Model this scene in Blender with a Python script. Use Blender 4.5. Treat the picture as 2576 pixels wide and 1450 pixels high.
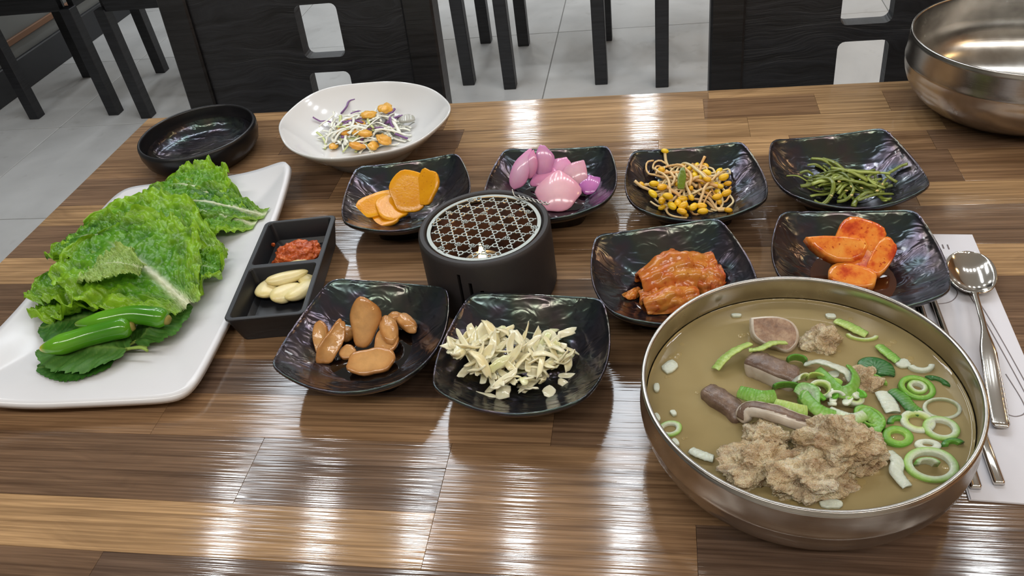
import bpy, bmesh, math, random
from mathutils import Vector, Matrix, Euler, noise
PI = math.pi
for o in list(bpy.data.objects):
    bpy.data.objects.remove(o)
scene = bpy.context.scene
COL = scene.collection

# ------------------------------------------------------------------ camera
TZ = 0.73                       # height of the table top above the floor
FPX, IW, IH = 2016.7, 2576.0, 1450.0
_p, _r, _y = .66892, -.152432, -.23261
_fw = Vector((math.sin(_y)*math.cos(_p), math.cos(_y)*math.cos(_p), -math.sin(_p)))
_rt0 = Vector((math.cos(_y), -math.sin(_y), 0)); _up0 = _rt0.cross(_fw)
_rt = math.cos(_r)*_rt0 + math.sin(_r)*_up0
_up = -math.sin(_r)*_rt0 + math.cos(_r)*_up0
CAM = Vector((0, 0, .45 + TZ))
cam_d = bpy.data.cameras.new('camera'); cam = bpy.data.objects.new('camera', cam_d)
COL.objects.link(cam)
cam_d.sensor_fit = 'HORIZONTAL'; cam_d.sensor_width = 36; cam_d.lens = FPX/IW*36
cam_d.clip_start = .01; cam_d.clip_end = 60
cam.matrix_world = Matrix(((_rt.x, _up.x, -_fw.x, CAM.x), (_rt.y, _up.y, -_fw.y, CAM.y), (_rt.z, _up.z, -_fw.z, CAM.z), (0, 0, 0, 1)))
scene.camera = cam
def at(u, v, z=0.0):
    """point of the place at height z above the table top, seen at pixel u,v"""
    d = _rt*((u-IW/2)/FPX) - _up*((v-IH/2)/FPX) + _fw
    return CAM + d*((z+TZ-CAM.z)/d.z)
def crop(ox, oy, s):
    return lambda x, y, z=0.0: at(ox+x/s, oy+y/s, z)

# ------------------------------------------------------------------ light
scene.view_settings.view_transform = 'Standard'
scene.view_settings.look = 'None'
scene.view_settings.gamma = 1.0
scene.view_settings.use_curve_mapping = False
cy = scene.cycles
cy.max_bounces = 5; cy.diffuse_bounces = 3; cy.glossy_bounces = 3; cy.transmission_bounces = 4; cy.transparent_max_bounces = 6
cy.caustics_reflective = False; cy.caustics_refractive = False; cy.adaptive_threshold = .05
scene.view_settings.exposure = -0.68
world = bpy.data.worlds.new('world'); scene.world = world
world.use_nodes = True
world.node_tree.nodes['Background'].inputs[0].default_value = (1, .96, .92, 1)
world.node_tree.nodes['Background'].inputs[1].default_value = .02
CEIL = TZ + 1.9
def lamp(name, x, y, z, sx, sy, power, col=(1, 1, 1), rx=0, ry=0):
    d = bpy.data.lights.new(name, 'AREA'); d.shape = 'RECTANGLE'; d.size = sx; d.size_y = sy
    d.energy = power; d.color = col
    o = bpy.data.objects.new(name, d); COL.objects.link(o); o.location = (x, y, z); o.rotation_euler = (rx, ry, 0)
    return o
for i in range(0, 9):                                    # row of led panels above the table
    lamp('ceiling_lamp', -1.53+.355*i, 1.5, CEIL-.03, .07, .15, 4.0, (.93, .97, 1.0))
for x, y0, y1 in ((-1.52, 1.75, 3.4), (-.80, 1.75, 2.7), (-.13, 1.75, 3.2)):   # long led lines over the room
    lamp('ceiling_lamp', x, (y0+y1)/2, CEIL-.03, .14, y1-y0, 9*(y1-y0), (.86, .93, 1.0))
for i in range(-2, 5):                                   # row further back in the room
    lamp('ceiling_lamp', -.86+.77*i, 4.72, CEIL-.03, .15, .2, 12, (.93, .97, 1.0))
for i in range(4):                                       # row behind the guest, long tubes
    lamp('ceiling_lamp', -1.6+1.25*i, -.75, CEIL-.03, 1.0, .10, 20, (1.0, .96, .9))
for i in range(3):                                       # warm pendant lamps along the right
    lamp('ceiling_lamp', 2.2, -.6+1.3*i, CEIL-.5, .2, .2, 7, (1.0, .66, .3))

# ------------------------------------------------------------------ helpers
def C(r, g, b):
    def f(c):
        c /= 255.0
        return c/12.92 if c <= .04045 else ((c+.055)/1.055)**2.4
    return (f(r), f(g), f(b), 1.0)
def mixc(a, b, t):
    t = min(1, max(0, t)); return tuple(a[i]*(1-t)+b[i]*t for i in range(4))
def sm(a, b, x):
    t = min(1, max(0, (x-a)/(b-a))); return t*t*(3-2*t)
def nz(x, y, z=0.0):
    return noise.noise(Vector((x, y, z)))
def fbm(x, y, z, o=4):
    s, a = 0, 1
    for i in range(o):
        s += a*nz(x, y, z); x *= 2.1; y *= 2.1; z *= 2.1; a *= .5
    return s

MATS = {}
class NT:
    def __init__(s, name):
        s.m = bpy.data.materials.new(name); s.m.use_nodes = True; s.t = s.m.node_tree
        s.b = s.t.nodes['Principled BSDF']; s.out = s.t.nodes['Material Output']; MATS[name] = s.m
    def n(s, typ, **kw):
        o = s.t.nodes.new(typ)
        for k, v in kw.items(): setattr(o, k, v)
        return o
    def l(s, a, b): s.t.links.new(a, b)
    def coord(s, kind='Object', scale=(1, 1, 1), rnd=False, rot=(0, 0, 0)):
        tc = s.n('ShaderNodeTexCoord'); mp = s.n('ShaderNodeMapping')
        mp.inputs['Scale'].default_value = scale; mp.inputs['Rotation'].default_value = rot
        src = tc.outputs[kind]
        if rnd:
            oi = s.n('ShaderNodeObjectInfo'); mu = s.n('ShaderNodeVectorMath', operation='SCALE')
            mu.inputs[0].default_value = (7.3, 3.1, 5.7); s.l(oi.outputs['Random'], mu.inputs['Scale'])
            ad = s.n('ShaderNodeVectorMath', operation='ADD'); s.l(src, ad.inputs[0]); s.l(mu.outputs[0], ad.inputs[1]); src = ad.outputs[0]
        s.l(src, mp.inputs['Vector']); return mp.outputs[0]
    def noise(s, vec, scale, detail=4, rough=.55, dist=0.0):
        o = s.n('ShaderNodeTexNoise'); o.inputs['Scale'].default_value = scale; o.inputs['Detail'].default_value = detail
        o.inputs['Roughness'].default_value = rough; o.inputs['Distortion'].default_value = dist
        s.l(vec, o.inputs['Vector']); return o.outputs['Fac']
    def voro(s, vec, scale, feature='F1'):
        o = s.n('ShaderNodeTexVoronoi', feature=feature); o.inputs['Scale'].default_value = scale
        s.l(vec, o.inputs['Vector']); return o.outputs['Distance']
    def ramp(s, fac, stops):
        o = s.n('ShaderNodeValToRGB'); e = o.color_ramp.elements
        e[0].position, e[0].color = stops[0]; e[1].position, e[1].color = stops[-1]
        for p, c in stops[1:-1]:
            k = e.new(p); k.color = c
        s.l(fac, o.inputs[0]); return o.outputs[0]
    def mix(s, fac, a, b, mode='MIX'):
        o = s.n('ShaderNodeMix', data_type='RGBA', blend_type=mode)
        for sock, v in ((o.inputs[0], fac), (o.inputs[6], a), (o.inputs[7], b)):
            if isinstance(v, (int, float)): sock.default_value = v
            elif isinstance(v, tuple): sock.default_value = v
            else: s.l(v, sock)
        return o.outputs[2]
    def mth(s, op, a, b=0.0):
        o = s.n('ShaderNodeMath', operation=op)
        for i, v in enumerate((a, b)):
            if isinstance(v, (int, float)): o.inputs[i].default_value = v
            else: s.l(v, o.inputs[i])
        return o.outputs[0]
    def bump(s, h, strength=.3, dist=.001):
        o = s.n('ShaderNodeBump'); o.inputs['Strength'].default_value = strength; o.inputs['Distance'].default_value = dist
        s.l(h, o.inputs['Height']); s.l(o.outputs[0], s.b.inputs['Normal']); return o.outputs[0]
    def set(s, **kw):
        for k, v in kw.items():
            i = s.b.inputs[k.replace('_', ' ')]
            if isinstance(v, (int, float, tuple)): i.default_value = v
            else: s.l(v, i)
        return s
def plain(name, col, rough=.5, metal=0.0, **kw):
    n = NT(name); n.set(Base_Color=col, Roughness=rough, Metallic=metal, **kw); return n.m
def vegmat(name, rough=.35, sss=.0, bump=0.0, bscale=300, spec=.5, var=.25, vscale=120, trans=0.0, rad=.004, alpha=0.0, stretch=(1, 1, 1)):
    """colour comes from the mesh's own colour attribute"""
    n = NT(name); a = n.n('ShaderNodeAttribute'); a.attribute_name = 'Col'
    v = n.coord(rnd=True, scale=stretch); f = n.noise(v, vscale, 3)
    lo = n.mix(1.0, a.outputs['Color'], (1-var, 1-var, 1-var, 1), 'MULTIPLY')
    hi = n.mix(1.0, a.outputs['Color'], (1+var, 1+var, 1+var, 1), 'MULTIPLY')
    c = n.mix(f, lo, hi)
    n.set(Base_Color=c, Roughness=rough, Specular_IOR_Level=spec)
    if sss: n.set(Subsurface_Weight=sss, Subsurface_Radius=(rad, rad*.7, rad*.4), Subsurface_Scale=1.0)
    if bump: n.bump(n.noise(v, bscale, 3), bump, .001)
    if alpha:
        t = n.n('ShaderNodeBsdfTransparent'); m = n.n('ShaderNodeMixShader'); m.inputs[0].default_value = alpha
        n.l(n.b.outputs[0], m.inputs[1]); n.l(t.outputs[0], m.inputs[2]); n.l(m.outputs[0], n.out.inputs[0])
    if trans:
        t = n.n('ShaderNodeBsdfTranslucent'); n.l(c, t.inputs[0]); m = n.n('ShaderNodeMixShader'); m.inputs[0].default_value = trans
        n.l(n.b.outputs[0], m.inputs[1]); n.l(t.outputs[0], m.inputs[2]); n.l(m.outputs[0], n.out.inputs[0])
    return n.m

def tag(o, label, cat=None, group=None, kind=None):
    o['label'] = label
    if cat: o['category'] = cat
    if group: o['group'] = group
    if kind: o['kind'] = kind
    return o
def thing(name, label, cat, loc=(0, 0, 0), rot=0, group=None, kind=None):
    o = bpy.data.objects.new(name, None); COL.objects.link(o); o.location = loc
    o.rotation_euler = rot if isinstance(rot, (tuple, Euler)) else (0, 0, rot)
    o.empty_display_size = .02
    return tag(o, label, cat, group, kind)
def mesh(name, V, F, smooth=True, cols=None):
    me = bpy.data.meshes.new(name); me.from_pydata([tuple(v) for v in V], [], F); me.validate(); me.update()
    if smooth: me.polygons.foreach_set('use_smooth', [True]*len(me.polygons))
    if cols:
        at_ = me.color_attributes.new('Col', 'FLOAT_COLOR', 'POINT')
        at_.data.foreach_set('color', [c for q in cols for c in q])
    return me
def obj(name, me, mat, parent=None, loc=(0, 0, 0), rot=(0, 0, 0)):
    if mat and not me.materials: me.materials.append(MATS[mat] if isinstance(mat, str) else mat)
    o = bpy.data.objects.new(name, me); COL.objects.link(o); o.location = loc; o.rotation_euler = rot
    if parent: o.parent = parent
    return o
def mk(name, VF, mat, parent=None, loc=(0, 0, 0), rot=(0, 0, 0), smooth=True):
    V, F = VF[0], VF[1]; cols = VF[2] if len(VF) > 2 else None
    return obj(name, mesh(name, V, F, smooth, cols), mat, parent, loc, rot)
def mkw(name, VF, mat, smooth=True):
    """geometry given in place; origin goes to its base centre"""
    V = VF[0]; n = len(V); c = Vector((sum(v[0] for v in V)/n, sum(v[1] for v in V)/n, min(v[2] for v in V)))
    return mk(name, ([Vector(v)-c for v in V],)+tuple(VF[1:]), mat, None, c, smooth=smooth)
def shade_auto(o, ang=40):
    me = o.data
    me.polygons.foreach_set('use_smooth', [True]*len(me.polygons))
    bm = bmesh.new(); bm.from_mesh(me)
    for e in bm.edges:
        if len(e.link_faces) == 2 and e.calc_face_angle(0) > math.radians(ang): e.smooth = False
    bm.to_mesh(me); bm.free(); return o
def join(*VFs):
    V, F, Cc = [], [], []
    for vf in VFs:
        b = len(V); V += list(vf[0]); F += [tuple(i+b for i in f) for f in vf[1]]
        if len(vf) > 2 and vf[2]: Cc += list(vf[2])
    return (V, F, Cc) if Cc else (V, F)
def box(x0, x1, y0, y1, z0, z1):
    V = [Vector(p) for p in ((x0, y0, z0), (x1, y0, z0), (x1, y1, z0), (x0, y1, z0), (x0, y0, z1), (x1, y0, z1), (x1, y1, z1), (x0, y1, z1))]
    return V, [(0, 3, 2, 1), (4, 5, 6, 7), (0, 1, 5, 4), (1, 2, 6, 5), (2, 3, 7, 6), (3, 0, 4, 7)]
def bbox(x0, x1, y0, y1, z0, z1, b=.002):
    """box with chamfered edges, lean"""
    V, F = [], []
    bm = bmesh.new(); v, f = box(x0, x1, y0, y1, z0, z1)
    vs = [bm.verts.new(p) for p in v]
    for q in f: bm.faces.new([vs[i] for i in q])
    bmesh.ops.bevel(bm, geom=list(bm.edges), offset=b, segments=1, affect='EDGES')
    bm.verts.index_update(); V = [w.co.copy() for w in bm.verts]; F = [tuple(w.index for w in q.verts) for q in bm.faces]
    bm.free(); return V, F
def skew(VF, fn):
    return (([fn(Vector(v)) for v in VF[0]],) + tuple(VF[1:]))
def xf(VF, loc=(0, 0, 0), rot=(0, 0, 0)):
    M = Matrix.Translation(Vector(loc)) @ Euler(rot).to_matrix().to_4x4()
    return (([M @ Vector(v) for v in VF[0]],) + tuple(VF[1:]))
def rings(loops, close_a=True, cap0=True, cap1=True):
    n = len(loops[0]); V = [Vector(p) for L in loops for p in L]; F = []
    for i in range(len(loops)-1):
        for j in range(n if close_a else n-1):
            k = (j+1) % n; F.append((i*n+j, i*n+k, (i+1)*n+k, (i+1)*n+j))
    if cap0: F.append(tuple(range(n-1, -1, -1)))
    if cap1: b = (len(loops)-1)*n; F.append(tuple(range(b, b+n)))
    return V, F
def lathe(prof, n=64, cap0=True, cap1=True, fr=None):
    L = []
    for r, z in prof:
        L.append([Vector((r*(fr(t) if fr else 1)*math.cos(t), r*(fr(t) if fr else 1)*math.sin(t), z)) for t in (2*PI*i/n for i in range(n))])
    return rings(L, True, cap0, cap1)
def grid(fn, nu, nv):
    V = [Vector(fn(i/(nu-1), j/(nv-1))) for i in range(nu) for j in range(nv)]
    F = [(i*nv+j, (i+1)*nv+j, (i+1)*nv+j+1, i*nv+j+1) for i in range(nu-1) for j in range(nv-1)]
    return V, F
def thicken(V, F, t, cols=None):
    """closed shell around an open sheet"""
    bm = bmesh.new(); vs = [bm.verts.new(v) for v in V]
    for f in F: bm.faces.new([vs[i] for i in f])
    bm.normal_update(); N = [v.normal.copy() for v in bm.verts]
    E = [tuple(v.index for v in e.verts) for e in bm.edges if False]
    bm.verts.index_update(); B = []
    for e in bm.edges:
        if len(e.link_faces) == 1:
            l = e.link_loops[0]; B.append((l.vert.index, l.link_loop_next.vert.index))
    bm.free(); n = len(V)
    V2 = [Vector(v)+N[i]*t/2 for i, v in enumerate(V)] + [Vector(v)-N[i]*t/2 for i, v in enumerate(V)]
    F2 = list(F) + [tuple(i+n for i in reversed(f)) for f in F] + [(b, a, a+n, b+n) for a, b in B]
    return (V2, F2, list(cols)*2) if cols else (V2, F2)
def tube(pts, rad, n=6, flat=1.0, upv=None, cap=True):
    pts = [Vector(p) for p in pts]; L = []; m = len(pts)
    prev = Vector((0, 0, 1)) if upv is None else Vector(upv)
    for i, p in enumerate(pts):
        d = (pts[min(i+1, m-1)]-pts[max(i-1, 0)])
        d = d.normalized() if d.length > 1e-9 else Vector((1, 0, 0))
        s = d.cross(prev); s = s.normalized() if s.length > 1e-6 else d.orthogonal().normalized()
        u = s.cross(d).normalized(); prev = u
        r = rad(i/(m-1)) if callable(rad) else rad
        L.append([p + s*(r*math.cos(2*PI*k/n)) + u*(r*flat*math.sin(2*PI*k/n)) for k in range(n)])
    return rings(L, True, cap, cap)
def spline(pts, n):
    pts = [Vector(p) for p in pts]; out = []; m = len(pts)-1
    for i in range(n):
        t = i/(n-1)*m; k = min(int(t), m-1); f = t-k
        p0 = pts[max(k-1, 0)]; p1 = pts[k]; p2 = pts[k+1]; p3 = pts[min(k+2, m)]
        out.append(.5*((2*p1)+(p2-p0)*f+(2*p0-5*p1+4*p2-p3)*f*f+(3*p1-p0-3*p2+p3)*f*f*f))
    return out
def slab(outline, t, nr=4, fn=None, edge=.35, colf=None):
    """thick rounded piece from an outline in the xy plane; fn(x,y,z)->Vector bends it, colf(s,top)->colour"""
    n = len(outline); L = []; sc = []
    for k in range(1, nr+1):
        s = k/nr*(1-edge*.25); L.append((s, -t/2)); sc.append((s, 0))
    L.append((1.0, -t/2*(1-edge))); sc.append((1, 0)); L.append((1.0, t/2*(1-edge))); sc.append((1, 1))
    for k in range(nr, 0, -1):
        s = k/nr*(1-edge*.25); L.append((s, t/2)); sc.append((s, 1))
    cx = sum(p[0] for p in outline)/n; cy = sum(p[1] for p in outline)/n
    loops = [[Vector((cx+(x-cx)*s, cy+(y-cy)*s, z)) for x, y in outline] for s, z in L]
    V, F = rings(loops, True, True, True)
    if fn: V = [Vector(fn(*v)) for v in V]
    if colf: return V, F, [colf(s, tp) for s, tp in sc for _ in range(n)]
    return V, F
def blob(sx, sy, sz, amp=.1, freq=2.0, seed=0, sub=3, colf=None, octv=3, fn=None):
    bm = bmesh.new(); bmesh.ops.create_icosphere(bm, subdivisions=sub, radius=1)
    bm.verts.index_update(); V, F, K = [], [[v.index for v in f.verts] for f in bm.faces], []
    for v in bm.verts:
        p = v.co; d = fbm(p.x*freq+seed*3.7, p.y*freq+seed*1.9, p.z*freq+seed*5.1, octv)*amp
        q = p*(1+d); q = Vector((q.x*sx, q.y*sy, q.z*sz))
        if fn: q = fn(q)
        V.append(q)
        if colf: K.append(colf(p, d/amp if amp else 0))
    bm.free(); F = [tuple(f) for f in F]
    return (V, F, K) if colf else (V, F)
def flatcol(VF, c):
    return (VF[0], VF[1], [c]*len(VF[0]))
def circle_pts(rx, ry, n=24, p=2.0, wob=0.0, seed=0):
    o = []
    for i in range(n):
        t = 2*PI*i/n; c, s = math.cos(t), math.sin(t)
        k = (abs(c)**p+abs(s)**p)**(-1/p)*(1+wob*nz(c*1.3+seed*7, s*1.3+seed*3, seed))
        o.append((rx*c*k, ry*s*k))
    return o
def copy_tree(o, parent=None):
    c = o.copy(); COL.objects.link(c)
    if parent: c.parent = parent
    for ch in list(o.children): copy_tree(ch, c)
    return c
# ------------------------------------------------------------------ materials
def m_wood():
    n = NT('table_wood'); oi = n.n('ShaderNodeObjectInfo')
    v = n.coord(scale=(1, 1, 1), rnd=True)
    vs = n.coord(scale=(5, 60, 20), rnd=True)
    warp = n.noise(n.coord(scale=(5, 16, 5), rnd=True), 1.0, 2, .5, .4)
    wv = n.n('ShaderNodeVectorMath', operation='MULTIPLY_ADD'); n.l(vs, wv.inputs[0]); wv.inputs[1].default_value = (1, 1, 1)
    cmb = n.n('ShaderNodeCombineXYZ'); n.l(n.mth('MULTIPLY', warp, 5.0), cmb.inputs[1]); n.l(cmb.outputs[0], wv.inputs[2])
    grain = n.noise(wv.outputs[0], 1.0, 4, .6)                       # broad growth figure
    fine = n.noise(n.coord(scale=(7, 520, 30), rnd=True), 1.0, 2, .5)  # brushed pores
    mid = n.noise(n.coord(scale=(5, 240, 20), rnd=True), 1.0, 4, .65)
    big = n.noise(n.coord(scale=(4, 12, 4), rnd=True), 1.0, 2, .5)
    base = oi.outputs['Color']
    lo = n.mix(1.0, base, (.66, .62, .59, 1), 'MULTIPLY'); hi = n.mix(1.0, base, (1.3, 1.27, 1.22, 1), 'MULTIPLY')
    c = n.mix(n.ramp(grain, [(.28, (0, 0, 0, 1)), (.7, (1, 1, 1, 1))]), lo, hi)
    c = n.mix(n.ramp(fine, [(.35, (.55, .55, .55, 1)), (.6, (0, 0, 0, 1))]), c, n.mix(1.0, base, (.4, .36, .33, 1), 'MULTIPLY'))
    c = n.mix(n.ramp(big, [(.3, (.5, .5, .5, 1)), (.65, (0, 0, 0, 1))]), c, n.mix(1.0, c, (.55, .52, .52, 1), 'MULTIPLY'))
    c = n.mix(n.ramp(mid, [(.36, (.6, .6, .6, 1)), (.5, (0, 0, 0, 1))]), c, n.mix(1.0, c, (.5, .46, .44, 1), 'MULTIPLY'))
    c = n.mix(n.ramp(mid, [(.56, (0, 0, 0, 1)), (.72, (.5, .5, .5, 1))]), c, n.mix(1.0, base, (1.5, 1.48, 1.42, 1), 'MULTIPLY'))
    n.set(Base_Color=c, Roughness=n.mth('ADD', n.mth('MULTIPLY', fine, .06), .06), Specular_IOR_Level=.6)
    h = n.mth('ADD', fine, n.mth('MULTIPLY', grain, .02))
    n.bump(h, .22, .0008)
m_wood()
def m_blackwood():
    n = NT('black_wood'); g = n.noise(n.coord(scale=(9, 9, 130), rnd=True), 1.0, 4, .6, .3)
    n.set(Base_Color=n.ramp(g, [(.3, C(16, 17, 20)), (.7, C(38, 39, 43))]), Roughness=.42)
    n.bump(g, .5, .0012)
    n = NT('black_panel'); w = n.noise(n.coord(scale=(5, 3, 14)), 1.0, 2); mp = n.coord(scale=(10, 10, 150))
    ad = n.n('ShaderNodeVectorMath', operation='ADD'); cb = n.n('ShaderNodeCombineXYZ'); n.l(n.mth('MULTIPLY', w, 14.0), cb.inputs[2]); n.l(mp, ad.inputs[0]); n.l(cb.outputs[0], ad.inputs[1])
    g = n.noise(ad.outputs[0], 1.0, 4, .65)
    n.set(Base_Color=n.ramp(g, [(.3, C(13, 14, 18)), (.7, C(44, 46, 52))]), Roughness=.45); n.bump(g, .8, .0015)
m_blackwood()
def m_floor():
    n = NT('floor_tile'); v = n.coord(rnd=True); a = n.noise(v, 2.2, 5, .6, .6); b = n.noise(v, 14, 3)
    c = n.ramp(a, [(.3, C(176, 176, 175)), (.5, C(196, 196, 195)), (.75, C(208, 208, 207))])
    c = n.mix(n.ramp(b, [(.62, (0, 0, 0, 1)), (.8, (.35, .35, .35, 1))]), c, C(120, 116, 110))
    n.set(Base_Color=c, Roughness=.38); n.bump(b, .06, .001)
m_floor()
plain('grout', C(120, 119, 116), .8)
plain('wall_paint', C(112, 113, 110), .7); plain('wall_light', C(205, 200, 190), .8); plain('wall_wood', C(150, 105, 66), .6)
plain('ceiling_white', C(238, 236, 230), .9)
plain('baseboard_black', C(34, 36, 40), .5); plain('trim_brown', C(120, 84, 58), .55)
def m_dish():
    n = NT('black_melamine'); v = n.coord(); v2 = n.coord(scale=(1, 1.9, 1.3), rot=(0, 0, .6))
    a = n.noise(v2, 42, 2, .45, 1.0); b = n.noise(v, 160, 3)
    c = n.ramp(n.noise(v, 28, 3), [(.32, C(15, 16, 20)), (.5, C(21, 23, 28)), (.68, C(33, 29, 29))])  # bluish and brownish mottle: reflections of cool and warm light put into the colour
    n.set(Base_Color=c, Roughness=n.mth('ADD', n.mth('MULTIPLY', b, .14), .13), Specular_IOR_Level=.75, Coat_Weight=.2, Coat_Roughness=.06, Thin_Film_IOR=1.72)
    n.l(n.mth('ADD', n.mth('MULTIPLY', n.noise(v, 22, 2), 420.0), 140.0), n.b.inputs['Thin Film Thickness'])
    n.bump(n.mth('ADD', a, n.mth('MULTIPLY', b, .05)), .5, .003)
m_dish()
plain('black_plastic', C(27, 28, 32), .42); plain('black_rim', C(22, 22, 25), .3)
def m_clay():
    n = NT('burner_clay'); b = n.noise(n.coord(), 180, 4); n.set(Base_Color=C(44, 40, 41), Roughness=.55); n.bump(b, .25, .0008)
    n = NT('burner_inside'); b = n.noise(n.coord(), 60, 4); n.set(Base_Color=n.ramp(b, [(.3, C(40, 26, 22)), (.7, C(84, 52, 40))]), Roughness=.8)
m_clay()
def m_steel():
    n = NT('brushed_steel'); tc = n.n('ShaderNodeTexCoord'); sp = n.n('ShaderNodeSeparateXYZ'); n.l(tc.outputs['Object'], sp.inputs[0])
    an = n.mth('ARCTAN2', sp.outputs[1], sp.outputs[0]); cb = n.n('ShaderNodeCombineXYZ'); n.l(n.mth('MULTIPLY', an, 2.0), cb.inputs[0]); n.l(n.mth('MULTIPLY', sp.outputs[2], 900.0), cb.inputs[2])
    g = n.noise(cb.outputs[0], 1.0, 3); s = n.noise(n.coord(), 45, 4)
    n.set(Base_Color=n.ramp(s, [(.3, C(172, 167, 160)), (.7, C(198, 194, 188))]), Metallic=1.0, Roughness=n.mth('ADD', n.mth('MULTIPLY', s, .12), .19), Anisotropic=.55)
    n.bump(g, .12, .0003)
    plain('polished_steel', C(214, 210, 204), .11, 1.0); plain('grille_metal', C(168, 172, 166), .42, .75)
    plain('wire_metal', C(205, 203, 198), .35, .8); plain('candle_tin', C(190, 188, 184), .3, 1.0)
m_steel()
plain('white_porcelain', C(226, 226, 226), .12, Coat_Weight=.3); plain('white_melamine', C(222, 222, 225), .22)
plain('plate_edge', C(216, 196, 130), .3)
plain('wax', C(235, 225, 205), .5)
n_ = NT('flame'); n_.set(Base_Color=(0, 0, 0, 1), Emission_Color=(1.0, .62, .22, 1), Emission_Strength=16.0)
def m_paper():
    n = NT('paper'); b = n.noise(n.coord(), 700, 2); n.set(Base_Color=C(218, 217, 224), Roughness=.75); n.bump(b, .1, .0003)
    plain('print_grey', C(138, 128, 130), .8)
m_paper()
vegmat('leaf', .28, 0, .6, 330, .5, .22, 160, .2)
vegmat('leaf_matte', .55, 0, .3, 420, .35, .2, 220, .15)
vegmat('pepper_skin', .14, .1, .05, 120, .6, .08, 80)
vegmat('wet_food', .2, .25, .3, 420, .6, .22, 260)
vegmat('soft_food', .28, .3, .12, 500, .55, .12, 160)
vegmat('petal', .15, .35, .04, 200, .6, .1, 120)
vegmat('scallion', .14, .3, .4, 700, .6, .2, 400, 0, .005, .2)
vegmat('brown_food', .15, .1, .5, 130, .6, .25, 140)
vegmat('strand', .25, .2, .1, 500, .5, .18, 160)
def m_misc():
    n = NT('chili_paste'); v = n.coord(); a = n.noise(v, 170, 4); w = n.voro(v, 260)
    n.set(Base_Color=n.ramp(a, [(.3, C(150, 60, 24)), (.55, C(198, 92, 42)), (.75, C(224, 134, 74))]), Roughness=.2, Subsurface_Weight=.15, Subsurface_Radius=(.003, .001, .0006), Subsurface_Scale=1.0)
    n.bump(n.mth('ADD', n.mth('MULTIPLY', w, -1.0), n.mth('MULTIPLY', a, .6)), .8, .002)
    n = NT('soy_sauce'); n.set(Base_Color=C(14, 9, 8), Roughness=.02, Specular_IOR_Level=.7)
    n = NT('purple_brine'); n.set(Base_Color=C(22, 12, 20), Roughness=.02, Specular_IOR_Level=.7)
    n = NT('red_juice'); n.set(Base_Color=C(70, 34, 14), Roughness=.03, Specular_IOR_Level=.7)
    n = NT('kimchi'); v = n.coord(); a = n.noise(v, 70, 4); b = n.noise(n.coord(scale=(1, 1, 1)), 240, 3); at_ = n.n('ShaderNodeAttribute'); at_.attribute_name = 'Col'
    c = n.mix(n.ramp(a, [(.42, (0, 0, 0, 1)), (.68, (.7, .7, .7, 1))]), at_.outputs['Color'], C(182, 74, 32))
    c = n.mix(n.ramp(b, [(.6, (0, 0, 0, 1)), (.7, (.7, .7, .7, 1))]), c, C(140, 34, 18))
    n.set(Base_Color=c, Roughness=.18, Subsurface_Weight=.25, Subsurface_Radius=(.004, .002, .001), Subsurface_Scale=1.0); n.bump(n.mth('ADD', a, n.mth('MULTIPLY', b, .4)), .35, .0015)
    n = NT('radish_kimchi'); v = n.coord(rnd=True); a = n.noise(v, 60, 4, .6); b = n.noise(v, 330, 2)
    c = n.ramp(a, [(.36, C(236, 158, 70)), (.5, C(230, 132, 50)), (.6, C(206, 84, 36)), (.72, C(168, 48, 24))])
    c = n.mix(n.ramp(b, [(.64, (0, 0, 0, 1)), (.7, (.8, .8, .8, 1))]), c, C(170, 40, 20))
    n.set(Base_Color=c, Roughness=.14, Subsurface_Weight=.4, Subsurface_Radius=(.006, .003, .001), Subsurface_Scale=1.0); n.bump(a, .15, .001)
    n = NT('yellow_pickle'); v = n.coord(rnd=True); a = n.noise(v, 40, 3); b = n.noise(v, 420, 2)
    c = n.ramp(a, [(.3, C(224, 146, 10)), (.7, C(242, 172, 22))])
    c = n.mix(n.ramp(b, [(.66, (0, 0, 0, 1)), (.72, (.75, .75, .75, 1))]), c, C(178, 84, 20))
    n.set(Base_Color=c, Roughness=.22, Subsurface_Weight=.15, Subsurface_Radius=(.004, .003, .001), Subsurface_Scale=1.0)
    n.bump(b, .2, .0008)
    n = NT('boiled_meat'); v = n.coord(rnd=True); a = n.noise(v, 45, 6, .65, .8); b = n.noise(v, 160, 5, .7); d = n.noise(n.coord(scale=(1, 3.5, 1), rnd=True), 60, 4)
    c = n.ramp(a, [(.3, C(158, 130, 98)), (.43, C(202, 177, 138)), (.56, C(226, 209, 174)), (.72, C(237, 227, 204))])
    c = n.mix(n.ramp(d, [(.35, (.5, .5, .5, 1)), (.55, (0, 0, 0, 1))]), c, C(156, 124, 98))  # low grooves tinted darker: shade of the crevices put into the colour
    n.set(Base_Color=c, Roughness=.3, Subsurface_Weight=.25, Subsurface_Radius=(.004, .002, .001), Subsurface_Scale=1.0)
    n.bump(n.mth('ADD', n.mth('ADD', b, n.noise(v, 420, 3)), n.mth('MULTIPLY', d, 1.0)), 1.0, .004)
    n = NT('bone_marrow'); v = n.coord(rnd=True); a = n.noise(n.coord(scale=(1, 1, 2.6), rnd=True), 110, 5, .7); n.set(Base_Color=n.ramp(a, [(.3, C(104, 76, 60)), (.5, C(146, 114, 92)), (.72, C(188, 160, 132))]), Roughness=.4); n.bump(a, .6, .0015)
    n = NT('bone_dark'); a = n.noise(n.coord(rnd=True), 90, 5, .7); n.set(Base_Color=n.ramp(a, [(.3, C(86, 66, 56)), (.55, C(122, 100, 86)), (.75, C(158, 136, 116))]), Roughness=.3); n.bump(a, .6, .0015)
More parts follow.
